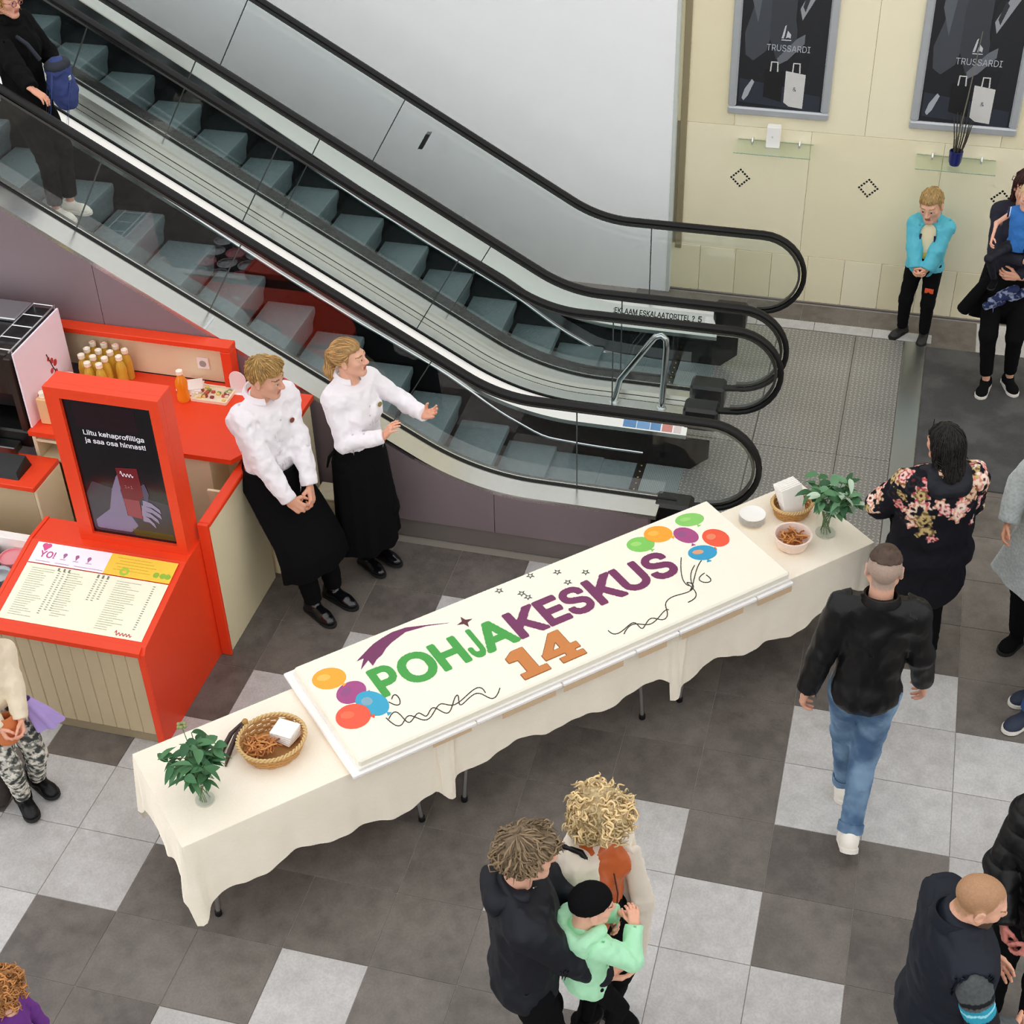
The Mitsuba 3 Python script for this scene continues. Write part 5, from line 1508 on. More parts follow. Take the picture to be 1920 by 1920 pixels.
        for i in range(K - 1):
            for j in range(n):
                l = (j + 1) % n
                if gap and i > K * gap[2] and gap[0] < th[j] < gap[1]:
                    continue
                Fc += [(i * n + j, (i + 1) * n + l, (i + 1) * n + j), (i * n + j, i * n + l, (i + 1) * n + l)]
        return s.add(name, tri_mesh(V, Fc), m, label=label, parent=parent)
    def at(s, base, v):
        """a point on the trunk frame"""
        return base + s.R @ np.asarray(v, float)
    def world(s, p):
        return s.M[:3, :3] @ np.asarray(p) + s.M[:3, 3]
def cloth_color(fn):
    return lambda s, ms: fn(s, np.array(ms.vertices))
# ------------------------------------------------------------------ the people
M_BLK = mat('black_cloth', '#0c0c0e', .9, specular=.12)
M_NAVYBLK = mat('navy_black_cloth', '#15171f', .62, specular=.3)
M_LEATHER = mat('black_leather', '#0a0a0c', .42, specular=.32)
M_PATENT = mat('polished_black_leather', '#0b0c10', .14, specular=.7)
M_SHIRT = mat('white_shirt', '#e8e4e8', .75, specular=.25)
M_SOLE_B = mat('black_sole', '#151515', .7)
M_SOLE_W = mat('white_sole', '#ded9d0', .6)
M_WSHOE = mat('white_shoe', '#e2ddd2', .6)
M_DENIM = mat('blue_denim', mikit.proc(lambda p, n, uv: mix(S('#3f5c7d'), S('#7591ab'), smoothstep(.3, .75, fbm(p.x * 9, p.y * 9, p.z * 7, 4)))), .85)
M_DENIM_D = mat('dark_denim', '#2c4a7a', .85)
def disc(r, t=.002):
    return lathe([(0, 0), (r, 0), (r, t), (0, t)], 14)
def stick_on(f, name, mesh, base, v, m, nor=(0, 1, 0), label=None):
    """small flat thing set on the figure's front at base + R v"""
    n = nrm(f.R @ np.asarray(nor, float)); u, w, _ = frame_from(n)
    q = mesh.copy(); q.apply_transform(basis(f.at(base, v), u, w, n))
    f.add(name, q, m, smooth=False, label=label)
def quilt(f, mesh, pitch=.075, depth=.010):
    v = mesh.vertices; nn = mesh.vertex_normals
    q = (v - f.pel) @ f.R
    mesh.vertices = v + nn * (depth * np.abs(np.sin(PI * q[:, 2] / pitch)) ** .6)[:, None]
    return mesh
def strap(f, pts, r, m, name='strap', n=8):
    from scipy.interpolate import CubicSpline
    P = np.array(pts, float); t = np.arange(len(P))
    f.add(name, tube(CubicSpline(t, P)(np.linspace(0, len(P) - 1, len(P) * 6)), r, n), m, smooth=60)

# 1 waiter leaning on the half wall
w = Figure('young blond waiter in a white shirt and long black apron leaning on the half wall', .49, 2.47, (.90, -.44), 1.80, skin='#d3a086', pel=(0, -.09, -.045), lean=(.04, 0), head=(-.10 + .45, -.16, 0), brow='#7a5a36',
           hands=(('w', .65, 2.27, .86), ('w', .71, 2.39, .84)), poles=((.9, -.5, -.2), (-.9, -.5, -.2)), feet=(('w', .63, 2.36, .085, .12), ('w', .70, 2.52, .085, -.02)), hand_dir=((-.45, .5, -.65), (.35, .5, -.75)), palm=((-.4, -.8, 0), (.4, -.8, 0)), hand_curl=(.55, .4), hair=('short', '#a8854f', 1))
w.top('shirt', M_SHIRT, r=.018, sleeve=.97, hem=.02, wr=.021, wf=9, seed=3, h=.008, stretch=(1.3, 1.3, .9))
w.collar(M_SHIRT, .064, open_=.35, h_=.030)
for i in range(5):
    stick_on(w, 'button', disc(.006), w.chest, (0, .128 - .004 * i, .12 - .075 * i), mat_once('pearl', '#cfc9cf', .3))
stick_on(w, 'badge', disc(.016, .004), w.chest, (-.085, .122, .07), mat_once('badge_brown', '#7a3f2c', .4), label='small brown badge')
w.bottoms('trousers', M_BLK, r=.014, end=.96)
c = w.pel
def legring(f, t, mx, my):
    q = [f.hip[i] + (f.kn[i] - f.hip[i]) * min(t, 1) + (f.an[i] - f.kn[i]) * max(t - 1, 0) for i in (0, 1)]
    m_ = (q[0] + q[1]) / 2; d = np.abs(q[0] - q[1]) / 2
    return (m_, d[0] + mx, d[1] + my)
w.skirt('apron', M_BLK, [(c + [0, .0, .10], .168, .145), (c + [0, .01, -.06], .200, .172), legring(w, .45, .125, .125), legring(w, .85, .125, .12), legring(w, 1.12, .135, .12), legring(w, 1.42, .145, .115)], .014, 7, 2, label='long black waist apron')
w.add('apron_tie', lathe([(1, 0), (1.03, .018), (1, .036), (.97, .018), (1, 0)], 40).apply_transform(np.diag([.172, .149, 1, 1])).apply_translation(c + [0, 0, .07]), M_BLK)
w.shoes('dress', M_PATENT, M_SOLE_B, label='polished black shoe')

# 2 waitress clapping
f = Figure('blonde waitress with a ponytail in white shirt and black apron, raising a hand', .83, 2.85, (.88, -.48), 1.70, female=True, skin='#dba78d', head=(.50, .12, 0), brow='#8a6a44', lip='#b0605c',
           hands=((.0, .26, 1.19), (-.24, .37, 1.27)), poles=((.7, -.4, -.7), (-.7, -.3, -.8)), feet=(('w', .80, 2.86, .085, .08), ('w', .86, 2.97, .085, -.05)), hand_dir=((-.25, .45, .75), (-.1, .75, .45)), palm=((-.6, .5, .2), (.7, -.3, .5)), hand_curl=(.28, .16), hair=('pony', '#b08a58', 2))
f.top('shirt', M_SHIRT, r=.017, sleeve=.97, hem=.03, wr=.012, wf=10, seed=5, h=.008, stretch=(1.3, 1.3, .9))
f.collar(M_SHIRT, .058, open_=.5, h_=.028)
for i in range(5):
    stick_on(f, 'button', disc(.0055), f.chest, (0, .148 - .006 * i, .08 - .07 * i), mat_once('pearl', '#cfc9cf', .3))
stick_on(f, 'badge', disc(.017, .004), f.chest, (-.08, .148, .055), mat_once('badge_gold', '#8a7a48', .4), label='small brass badge')
f.bottoms('trousers', M_BLK, r=.012, end=.96)
c = f.pel
f.skirt('apron', M_BLK, [(c + [0, 0, .11], .150, .128), (c + [0, 0, -.04], .185, .155), (c + [0, .01, -.35], .20, .165), (c + [0, .01, -.70], .215, .17)], .022, 7, 3, label='long black waist apron with a slit', gap=(2.3, 2.55, .60))
f.add('apron_tie', tube([c + [.15, -.05, .06], c + [.19, -.06, .03], c + [.20, -.08, -.05]], [.012, .010, .006], 8), M_BLK)
f.shoes('dress', M_PATENT, M_SOLE_B, .95, label='polished black shoe')

# 3 boy in turquoise
b = Figure('small blond boy in a turquoise jacket with hands clasped, standing by the cream wall', 4.03, 6.47, (-.16, -1), 1.26, child=True, skin='#dcaa90', width=1.12, head_scale=1.10, head=(-.10, -.24, .10), brow='#9a7a50',
           hands=((.05, .25, .87), (-.045, .26, .87)), poles=((1, .0, -.25), (-1, .0, -.25)), feet=((.13, .02, .085, .45), (-.11, .05, .085, -.05)), hand_dir=((-.6, .5, -.5), (.6, .5, -.5)), palm=((-.5, -.6, .3), (.5, -.6, .3)), hand_curl=(.6, .5), hair=('crew', '#b3935f', 3))
b.top('tee_shirt', mat_once('cream_tee', '#e6d9b4', .85), r=.006, neck_cut=-.012, sleeve=.3, hem=-.10, wr=.006, seed=7, sleeves=(False, False))
opening = [ell(b.at(b.chest, (0, .17, -.10)), (.115, .17, .36), b.R)]
b.top('jacket', mat_once('turquoise', '#58b9cc', .7), r=.042, sleeve=.98, hem=-.12, wr=.014, wf=12, seed=8, sub=opening, label='turquoise zip jacket, open')
b.collar(mat_once('turquoise', '#58b9cc', .7), .070, open_=.75, h_=.040)
for sg in (-1, 1):
    b.add('lining', tube([b.at(b.chest, (sg * .070, .112, .06)), b.at(b.chest, (sg * .098, .115, -.10)), b.at(b.pel, (sg * .11, .125, .0))], [.010, .022, .016], 8), mat_once('navy_lining', '#1c2340', .7))
stick_on(b, 'tee_print', disc(.035, .003), b.belly, (.0, .125, .0), mat_once('tee_yellow', '#c9b95a', .7), label='yellow print on the shirt')
b.bottoms('trousers', M_BLK, r=.020, end=.98, seed=9, label='black trousers')
kt = b.hip[1] * .45 + b.kn[1] * .55
b.add('thigh_print', hull([kt + np.array([x, y, z]) for x in (-.05, .04) for y in (.086, .092) for z in (-.03, .025)]), mat_once('orange_print', '#e2552b', .7), label='orange print on the thigh')
b.shoes('sneaker', mat_once('sandal', '#1f1d1c', .6), M_SOLE_B, .95, label='black sandal')

# 4 woman with a toddler
m = Figure('woman in dark navy and black leggings carrying a toddler, standing on the dark mat', 4.60, 5.90, (-.12, -1), 1.70, female=True, skin='#d9a58b', head=(0, 0, 0), hair=('long', '#3a1f1c', 4),
           hands=((-.10, .30, 1.22), (-.06, .28, 1.08)), poles=((1, -.1, -.6), (-1, -.1, -.6)), feet=(('w', 4.575, 5.80, .085, .10), ('w', 4.74, 5.88, .085, -.45)), hand_dir=((-1, .1, 0), (1, .1, 0)), palm=((0, -1, 0), (0, -1, 0)), hand_curl=(.4, .4))
m.top('sweater', mat_once('dark_navy', '#1b1b2a', .85), r=.014, sleeve=.96, hem=-.02, seed=11, label='dark navy long sleeved top')
m.bottoms('leggings', M_BLK, r=.006, end=.86, wr=.004, label='black leggings')
c = m.pel
m.skirt('tied_jacket', M_BLK, [(c + [0, 0, .06], .182, .145), (c + [0, -.01, -.10], .205, .17), (c + [.0, -.05, -.30], .215, .15), (c + [.03, -.09, -.42], .20, .10)], .03, 6, 4, label='black jacket tied round the waist')
m.add('hanging_sleeve', tube([c + [.12, .12, .02], c + [.20, .13, -.14], c + [.27, .10, -.30]], [.035, .045, .05], 10), M_BLK, smooth=60)
rr = np.random.default_rng(4)
for q in ((-.02, .17, -.05), (-.10, .16, -.06), (.06, .16, -.16), (.03, .18, -.10)):
    ms = sdf_mesh([cone(c + np.array(q) + [-.04, 0, .02], c + np.array(q) + [.05, .01, -.04], .035, .028)], .008, .03, .010, 22, 5)
    cc = np.where((meshkit.fbm(np.array(ms.vertices) * 40, 2, 3) > .55)[:, None], S('#8a93ad'), S('#2b3458'))
    m.add('floral_cloth', ms, M_PAINT, cc, label='blue grey floral cloth')
m.shoes('sneaker', M_BLK, M_SOLE_W, .92, label='black sneaker with a white sole')
t = Figure('toddler in a bright blue shirt carried by the woman in dark navy', 4.60, 5.66, (-.05, -1), .92, child=True, z=.82, skin='#e0ab93', head=(0, -.1, 0), hair=('buzz', '#c9ab83', 5), brow='#b08d66',
           hands=((.34, .16, 1.00), (-.30, .18, 1.05)), poles=((.6, -.6, -.3), (-.6, -.6, -.3)), feet=((.22, .18, .42, .2), (-.22, .18, .42, -.2)), knees=((.8, 1, .3), (-.8, 1, .3)), head_scale=1.12)
t.top('shirt', mat_once('bright_blue', '#2e6fb8', .8), r=.022, sleeve=.5, hem=-.10, wr=.012, seed=12, sleeves=(False, False), label='bright blue sleeveless shirt')
for i in (0, 1):
    for j in range(3):
        q = t.sh[i] + np.array([(.012 + .022 * j) * (1 if i == 0 else -1), 0, .0])
        t.add('shoulder_stripe', trimesh.creation.torus(.060, .010, 24, 8).apply_transform(basis(q, (0, 1, 0), (0, 0, 1), (1, 0, 0))), mat_once('navy_stripe', '#1d2544', .8) if j % 2 == 0 else mat_once('white_stripe', '#cfd6e2', .8))
t.bottoms('trousers', M_NAVYBLK, r=.006, end=.95)
t.shoes('sneaker', M_BLK, M_SOLE_B, .85)

# 5 woman riding down
e = Figure('blonde woman in black with glasses riding the nearer escalator, hand on the rail', -1.56, 3.84, (1, -.12), 1.52, female=True, z=1.762, skin='#d79f86', head=(-.15, -.12, 0), brow='#8a6a44', hair=('long', '#b58a4e', 6),
           hands=(('w', -1.19, 3.42, 2.745), (-.16, .26, 1.02)), poles=((.8, -.6, -.4), (-.8, -.4, -.6)), feet=((.08, .10, .085, .08), (-.06, .13, .085, -.02)), hand_dir=((-.15, .75, -.55), None), palm=((0, -.4, -1), (1, 0, 0)), hand_curl=(.25, .4))
e.top('jacket', M_BLK, r=.028, sleeve=.92, hem=-.22, wr=.016, wf=10, seed=14, label='loose black jacket')
e.bottoms('trousers', M_BLK, r=.016, end=.88, label='black trousers')
e.shoes('sneaker', M_WSHOE, M_SOLE_W, .95, label='white sneaker')
e.add('scarf', sdf_mesh([cone(e.neck + [-.05, .03, -.01], e.neck + [.05, .03, -.01], .05, .05), cone(e.neck + [0, -.05, .0], e.neck + [0, .05, -.02], .055, .05)], .008, .03, .012, 18, 6), M_BLK)
gl = np.array([0, .0, 0])
for sg in (-1, 1):
    q = trimesh.creation.torus(.020, .0022, 28, 6).apply_transform(basis((sg * .031, .103, .004), (1, 0, 0), (0, 0, 1))); q.apply_transform(e.HM)
    e.add('glasses_rim', q, mat_once('rose_frame', '#7a3b4f', .3))
    q = tube([(sg * .052, .10, .006), (sg * .074, .06, .008), (sg * .079, -.005, .006)], .0018, 6); q.apply_transform(e.HM)
    e.add('glasses_arm', q, mat_once('rose_frame', '#7a3b4f', .3))
q = tube([(-.012, .108, .006), (0, .111, .008), (.012, .108, .006)], .0018, 6); q.apply_transform(e.HM)
e.add('glasses_bridge', q, mat_once('rose_frame', '#7a3b4f', .3))
bpk = thing('backpack', 'blue rucksack hanging in front of the woman on the nearer escalator', 'backpack')
def wpos(f_, v):
    return f_.world(v)
o = np.array([-1.31, 3.86, 2.66])
ms = sdf_mesh([ell(o, (.075, .10, .155)), ell(o + [.04, 0, -.08], (.055, .085, .075)), ell(o + [0, 0, .10], (.06, .085, .055))], .008, .04, .014, 14, 3)
put(bpk, 'body', ms, mat_once('rucksack_blue', '#2b3a6e', .8), True)
put(bpk, 'top_flap', sdf_mesh([ell(o + [.0, 0, .12], (.075, .095, .042))], .009, .03, .008, 14, 2), mat_once('rucksack_dark', '#20262f', .8), True)
put(bpk, 'strap', tube([o + [-.05, -.09, .18], o + [-.10, -.11, .28], o + [-.20, -.09, .33], o + [-.24, -.06, .25]], .014, 8), mat_once('rucksack_dark', '#20262f', .8), 60)
put(bpk, 'buckle', box(o[0] + .068, o[0] + .080, o[1] - .025, o[1] + .005, o[2] + .03, o[2] + .06, .003), M_CHROME)

# 6 woman with the floral jacket
fl = Figure('woman with long black hair in a black jacket with a floral yoke, seen from behind', 4.20, 2.74, (-.38, .92), 1.70, female=True, width=1.30, skin='#d39a80', head=(.35, -.05, 0), hair=('long', '#1a1615', 7), brow='#1f1a18',
            hands=((.17, .26, .98), (-.20, .30, 1.02)), poles=((.9, -.5, -.5), (-1, -.35, -.4)), feet=((.12, .02, .085, .15), (-.12, .04, .085, -.15)))
def floral(s, v):
    q = (v - s.pel) @ s.R
    r = np.random.default_rng(21)
    col = np.tile(S('#111118'), (len(v), 1))
    yoke = (q[:, 2] > .20 + .05 * np.sin(q[:, 0] * 18)) & (meshkit.fbm(v * 16, 2, 8) > .25)
    pool = np.argwhere(yoke)[:, 0]
    pal = [('#e0a09a', '#b8484a'), ('#ecd2bc', '#cf8672'), ('#e5c0b6', '#b04a52'), ('#16161c', '#24242c'), ('#d8b69a', '#8a5a3a'), ('#efdccb', '#d99a8e'), ('#16161c', '#1a1a20'), ('#bfa873', '#6f5a3c')]
    for i, c0 in enumerate(v[r.choice(pool, 130)]):
        d = v - c0
        R_ = r.uniform(.036, .066)
        rad = np.linalg.norm(d, axis=1)
        u, w_, _ = frame_from(nrm(c0 - s.chest))
        ang = np.arctan2(d @ w_, d @ u)
        edge = R_ * (.8 + .22 * np.cos(5 * ang + i))
        a, b_ = pal[i % 8]
        m1 = (rad < edge) & yoke
        col[m1] = S(a)
        m2 = m1 & (np.cos(rad / R_ * 9 + .8 * np.sin(5 * ang)) > .35)
        col[m2] = S(b_)
        col[m1 & (rad < .008)] = S('#5a1f24')
    return col
fl.top('jacket', M_PAINT, r=.040, sleeve=1.0, cuff=.050, hem=-.42, wr=.018, wf=9, seed=21, h=.008, color=cloth_color(floral), label='bulky black jacket with a floral yoke',
       extra=[ell(fl.pel + [0, -.01, -.20], (.235, .185, .26)), ell(fl.belly, (.215, .165, .20))])
fl.add('hood', sdf_mesh([cone(fl.at(fl.neck, (-.08, -.03, -.0)), fl.at(fl.neck, (.08, -.03, -.0)), .05, .05), cone(fl.at(fl.neck, (-.06, -.10, -.07)), fl.at(fl.neck, (.06, -.10, -.07)), .05, .05), cone(fl.at(fl.neck, (-.11, .02, -.02)), fl.at(fl.neck, (-.09, -.08, -.04)), .035, .04), cone(fl.at(fl.neck, (.11, .02, -.02)), fl.at(fl.neck, (.09, -.08, -.04)), .035, .04)], .009, .04, .008, 14, 9), M_NAVYBLK, label='black folded hood')
fl.bottoms('trousers', M_BLK, r=.022, end=.98)
fl.shoes('sneaker', M_BLK, M_SOLE_W, label='black shoe with a white sole')

# 7 man in the black jacket
j = Figure('man with cropped hair in a black biker jacket and blue jeans walking away', 3.95, 1.50, (-.10, 1), 1.82, skin='#d0a088', width=.90, head=(-.05, -.08, 0), scalp='#a08a7c', brow='#4a3526',
           hands=((.28, .10, .86), (-.27, -.02, .88)), poles=((.5, -.9, -.1), (-.5, -.9, -.1)), feet=(('w', 3.985, 1.27, .135, .0, -.55), ('w', 3.93, 1.66, .085, .05)), knees=((.05, 1, 0), (-.05, 1, 0)), hand_curl=(.4, .45))
j.top('jacket', M_LEATHER, r=.021, sleeve=.99, hem=-.17, wr=.012, wf=9, seed=31, h=.009, label='black biker jacket')
j.collar(M_LEATHER, .066, open_=.6, h_=.035)
for sg in (0, 1):
    for i in range(5):
        t_ = .0 + .065 * i
        pA = j.sh[sg] * (1 - t_ * .7) + j.neck * (t_ * .7) * 1.0
        q = pA + j.R @ [0, -.0, .072]
        j.add('shoulder_rib', tube([q + j.R @ [0, -.075, -.040], q + j.R @ [0, -.035, -.004], q + j.R @ [0, .02, .004], q + j.R @ [0, .06, -.02]], .0075, 8), M_LEATHER, smooth=60)
mk = mat_once('crop_hair', '#3a2c25', .8)
crop = sdf_mesh([Pr(lambda p: np.maximum(ell((0, -.012, .038), (.0775, .098, .094)).fn(p), .062 - p[:, 2] + .25 * np.abs(p[:, 1])), (-.1, -.12, .02), (.1, .12, .16))], .005, .01, .004, 60, 4)
crop.apply_transform(j.HM)
cc = np.array(S('#4a3a30')) * (.6 + .8 * meshkit.fbm(np.array(crop.vertices) * 70, 2, 3)[:, None])
j.add('cropped_top', crop, M_HAIR, cc, label='short dark hair on top')
j.bottoms('jeans', M_DENIM, r=.012, rise=-.06, end=.97, wr=.008, seed=32, label='faded blue jeans')
for i in (0, 1):
    a = j.kn[i] + (j.an[i] - j.kn[i]) * .93
    d = nrm(j.an[i] - j.kn[i])
    j.add('turn_up', lathe([(.058, -.025), (.064, -.022), (.064, .022), (.058, .025), (.054, 0), (.058, -.025)], 28).apply_transform(basis(a, *frame_from(d))), M_DENIM, smooth=40)
j.shoes('sneaker', M_WSHOE, M_SOLE_W, label='off white sneaker')

# 8 person in a grey coat
M_GREYC = mat('grey_wool', mikit.proc(lambda p, n, uv: mix(S('#8f9593'), S('#c2c8c6'), noise(p.x * 90, p.y * 90, p.z * 90) * .6 + .4 * noise(p.x * 9, p.y * 9, p.z * 9))), .95)
g8 = Figure('person in a long pale grey coat at the right edge beside the floral jacket', 4.92, 3.06, (-.45, -.9), 1.70, female=True, width=1.15, head=(0, 0, 0), hair=('long', '#1b1715', 9),
            hands=((.26, .18, .95), (-.22, .2, .95)), poles=((.9, -.3, -.4), (-.6, -.6, -.3)))
g8.top('upper_coat', M_GREYC, r=.034, sleeve=.98, hem=-.05, wr=.012, wf=9, seed=41)
c = g8.pel
g8.skirt('coat_skirt', M_GREYC, [(c + [0, 0, .10], .225, .185), (c + [0, 0, -.15], .27, .22), (c + [0, 0, -.40], .33, .27)], .02, 6, 5, label='flaring grey coat skirt')
g8.bottoms('trousers', M_BLK, r=.02, end=.98)
g8.shoes('boot', M_BLK, M_SOLE_B)

# 9 person in blue jeans at the right edge
g9 = Figure('person in blue jeans and navy white soled sneakers cut off by the right edge', 5.02, 2.56, (-.75, -.6), 1.72, width=1.0, hair=('short', '#4a3a2c', 10),
            feet=(('w', 4.93, 2.62, .085, .1), ('w', 4.88, 2.42, .085, -.1)))
g9.top('sweater', mat_once('slate', '#3d4654', .85), r=.018, seed=42)
g9.bottoms('jeans', M_DENIM_D, r=.018, end=.97, seed=43, label='blue jeans')
g9.shoes('sneaker', mat_once('navy_shoe', '#222a3d', .7), M_SOLE_W, label='navy sneaker with a white sole')

# 10 person in the black padded jacket
g10 = Figure('person in a black padded jacket behind the man in the navy vest', 4.80, .44, (-.35, -.94), 1.66, female=True, width=1.05, skin='#d98f86', hair=('long', '#2a211d', 11), head=(0, -.1, 0),
             hands=((.10, .26, .98), (-.04, .30, .96)), poles=((1, -.3, -.5), (-.9, -.4, -.4)), hand_dir=((-.3, .2, -.9), (.3, .2, -.9)), palm=((-.7, -.5, 0), (.7, -.5, 0)), hand_curl=(.45, .4))
ms = None
P = g10.trunk(.034)
tr_ = group(P, .045, cuts=[(g10.pel + [0, 0, -.16], (0, 0, -1)), (g10.neck + g10.R @ [0, .01, .03], (0, .35, 1))])
ms = quilt(g10, sdf_mesh([tr_] + g10.arms(.032, .97, None, True), .009, .03, .008, 12, 51), .085, .010)
g10.add('padded_jacket', ms, M_LEATHER, label='black padded jacket')
g10.collar(M_LEATHER, .068, open_=.5)
g10.bottoms('trousers', M_BLK, r=.018, end=.97)
g10.shoes('boot', M_BLK, M_SOLE_B)

# 11 man in the navy vest
v11 = Figure('man with shaved reddish hair in a navy padded vest and teal striped sleeves', 4.39, -.22, (.93, .30), 1.74, width=1.12, skin='#d9a68c', head=(-.20, -.30, 0), scalp='#a57d5d', brow='#8a6a48',
             hands=((.16, .22, .98), (-.20, .24, .98)), poles=((.9, -.5, -.3), (-.9, -.5, -.3)))
def striped(s, v):
    """stripes across the sleeve of a grey marl top"""
    t0, t1 = s.sh[0], s.el[0]
    L = np.linalg.norm(t1 - t0); u = (t1 - t0) / L
    a = (v - t0) @ u
    col = np.tile(S('#4f5354'), (len(v), 1)) * (.8 + .4 * meshkit.noise(v * 160)[:, None])
    col[(a > .09) & (a < .112)] = S('#1b1c1f')
    col[(a > .125) & (a < .185)] = S('#2f8fa8')
    col[(a > .147) & (a < .158)] = S('#8fd0dc')
    col[(a > .185) & (a < .235)] = S('#1d1e21')
    return col
v11.add('striped_sleeves', (lambda ms_: ms_)(sdf_mesh(v11.arms(.018, .97, None, True), .007, .03, .008, 14, 61)), M_PAINT, None) if False else None
ms = sdf_mesh(v11.arms(.020, .97, None, True), .0065, .03, .008, 14, 61)
v11.add('sleeves', ms, M_PAINT, striped(v11, np.array(ms.vertices)), label='grey sleeves with teal stripes')
tr_ = group(v11.trunk(.034), .045, cuts=[(v11.pel + [0, 0, -.10], (0, 0, -1)), (v11.neck + v11.R @ [0, .01, .045], (0, .3, 1))], sub=[cone(v11.sh[i] + np.array([(1 if i == 0 else -1) * .035, 0, -.01]), v11.sh[i] * .4 + v11.el[i] * .6 + np.array([(1 if i == 0 else -1) * .06, 0, 0]), .075, .065) for i in (0, 1)])
v11.add('vest', quilt(v11, sdf_mesh([tr_], .009, .03, .007, 12, 62), .11, .007), mat_once('navy_vest', '#171c27', .6, specular=.25), label='navy padded vest')
v11.collar(mat_once('navy_vest', '#171c27', .6), .068, open_=.45, h_=.048)
bd_ = sdf_mesh([Pr(lambda p: np.maximum(group(head_prims(), .022, .004).fn(p), np.maximum(p[:, 2] + .048 - .0 * p[:, 1], .02 - p[:, 1])), (-.09, .0, -.14), (.09, .12, -.03))], .0048, .01, .003, 60, 3)
bd_.apply_transform(v11.HM); v11.add('beard', bd_, mat_once('dark_beard', '#4a372a', .9), label='short dark beard')
v11.bottoms('trousers', M_BLK, r=.02, end=.97)
v11.shoes('sneaker', M_BLK, M_SOLE_B)

# 12 blonde woman with the orange jacket
w12 = Figure('woman with curly blonde hair in an orange leather jacket under an open cream coat', 2.93, -.05, (.90, -.42), 1.60, female=True, skin='#d8a58c', head=(-.12, -.24, 0), hair=('curly', '#d3bb8c', 13), brow='#a98b58',
             hands=((.20, .06, .86), (-.21, .08, .86)), poles=((.9, -.6, -.2), (-.9, -.6, -.2)))
w12.top('leather_jacket', mat_once('orange_leather', '#b85a2b', .42, specular=.5), r=.012, hem=-.20, wr=.010, wf=14, seed=71, sleeves=(False, False), label='orange leather jacket')
w12.add('zip', tube([w12.at(w12.chest, (.05, .146, .10)), w12.at(w12.chest, (.03, .156, -.05)), w12.at(w12.belly, (.02, .138, -.05))], .004, 6), mat_once('zip_dark', '#5a2a18', .4), smooth=60)
opening = [ell(w12.at(w12.chest, (-.03, .20, -.22)), (.15, .205, .46), w12.R), cone(w12.at(w12.chest, (0, .16, .12)), w12.pel + [0, .20, -.5], .12, .19)]
w12.top('coat', mat_once('cream_coat', '#dcd2c2', .9), r=.036, sleeve=.96, hem=-.40, wr=.014, wf=9, seed=72, sub=opening, label='open cream coat', extra=[ell(w12.pel + [0, -.01, -.18], (.20, .16, .25))])
w12.add('coat_front', sdf_mesh([cone(w12.at(w12.chest, (-.15, .10, .02)), w12.pel + [-.16, .17, .02], .045, .06, sq=(nrm((.5, 1, 0)), .45)), cone(w12.pel + [-.16, .17, .02], w12.pel + [-.13, .20, -.34], .06, .018, sq=(nrm((.5, 1, 0)), .5))], .008, .03, .008, 12, 5), mat_once('cream_coat', '#dcd2c2', .9), label='hanging front edge of the coat')
w12.bottoms('trousers', M_BLK, r=.014, end=.97)
w12.shoes('boot', M_BLK, M_SOLE_B)
bag = thing('shoulder_bag', 'black shoulder bag strap and bag of the woman with curly blonde hair', 'bag')
wp = lambda p: w12.world(p)
a0 = w12.sh[0]
put(bag, 'strap', tube([wp(w12.at(a0, (-.03, .085, .0))), wp(w12.at(a0, (-.02, .03, .092))), wp(w12.at(a0, (.0, -.05, .09))), wp(w12.at(a0, (.06, -.16, -.10))), wp(w12.at(a0, (.10, -.19, -.40)))], [.013] * 5, 8), M_LEATHER, 60)
put(bag, 'pouch', moved(sdf_mesh([ell((0, 0, 0), (.14, .055, .12))], .01, .03, .008, 12, 2), *wp(w12.at(a0, (.13, -.17, -.50))), rz=.3), M_LEATHER, True)

# 13 man in the black hooded jacket holding the child
h13 = Figure('man with streaked brown hair in a black hooded jacket holding a child', 2.73, -.46, (.88, .42), 1.78, skin='#d8a68e', head=(.0, -.08, 0), hair=('tousled', '#7d6a52', 14), brow='#5a4028',
             hands=((.12, .38, .86), (-.14, .40, .98)), poles=((.5, -.8, -.7), (-.7, -.6, -.5)), hand_dir=((-.5, .8, .1), (.9, .4, .15)), palm=((0, .8, .5), (.3, -.9, .2)), hand_curl=(.35, .35))
h13.top('jacket', M_NAVYBLK, r=.028, sleeve=.96, hem=-.18, wr=.014, wf=10, seed=81, label='black hooded jacket')
h13.add('hood', sdf_mesh([cone(h13.at(h13.neck, (-.085, .01, .0)), h13.at(h13.neck, (-.06, -.09, -.03)), .030, .036), cone(h13.at(h13.neck, (.085, .01, .0)), h13.at(h13.neck, (.06, -.09, -.03)), .030, .036), cone(h13.at(h13.neck, (-.06, -.09, -.03)), h13.at(h13.neck, (.06, -.09, -.03)), .038, .038), ell(h13.at(h13.neck, (0, -.10, -.08)), (.085, .035, .07))], .009, .04, .009, 14, 9), M_NAVYBLK, label='hood lying on the back')
h13.add('necklace', tube([h13.at(h13.neck, (.05, .055, .0)), h13.at(h13.neck, (.0, .085, -.06)), h13.at(h13.neck, (-.05, .055, .0))], .003, 6), mat_once('silver_chain', '#b9b2a8', .3, metallic=1.0), smooth=60)
h13.bottoms('trousers', M_BLK, r=.01, end=.97)
h13.shoes('sneaker', M_BLK, M_SOLE_B)

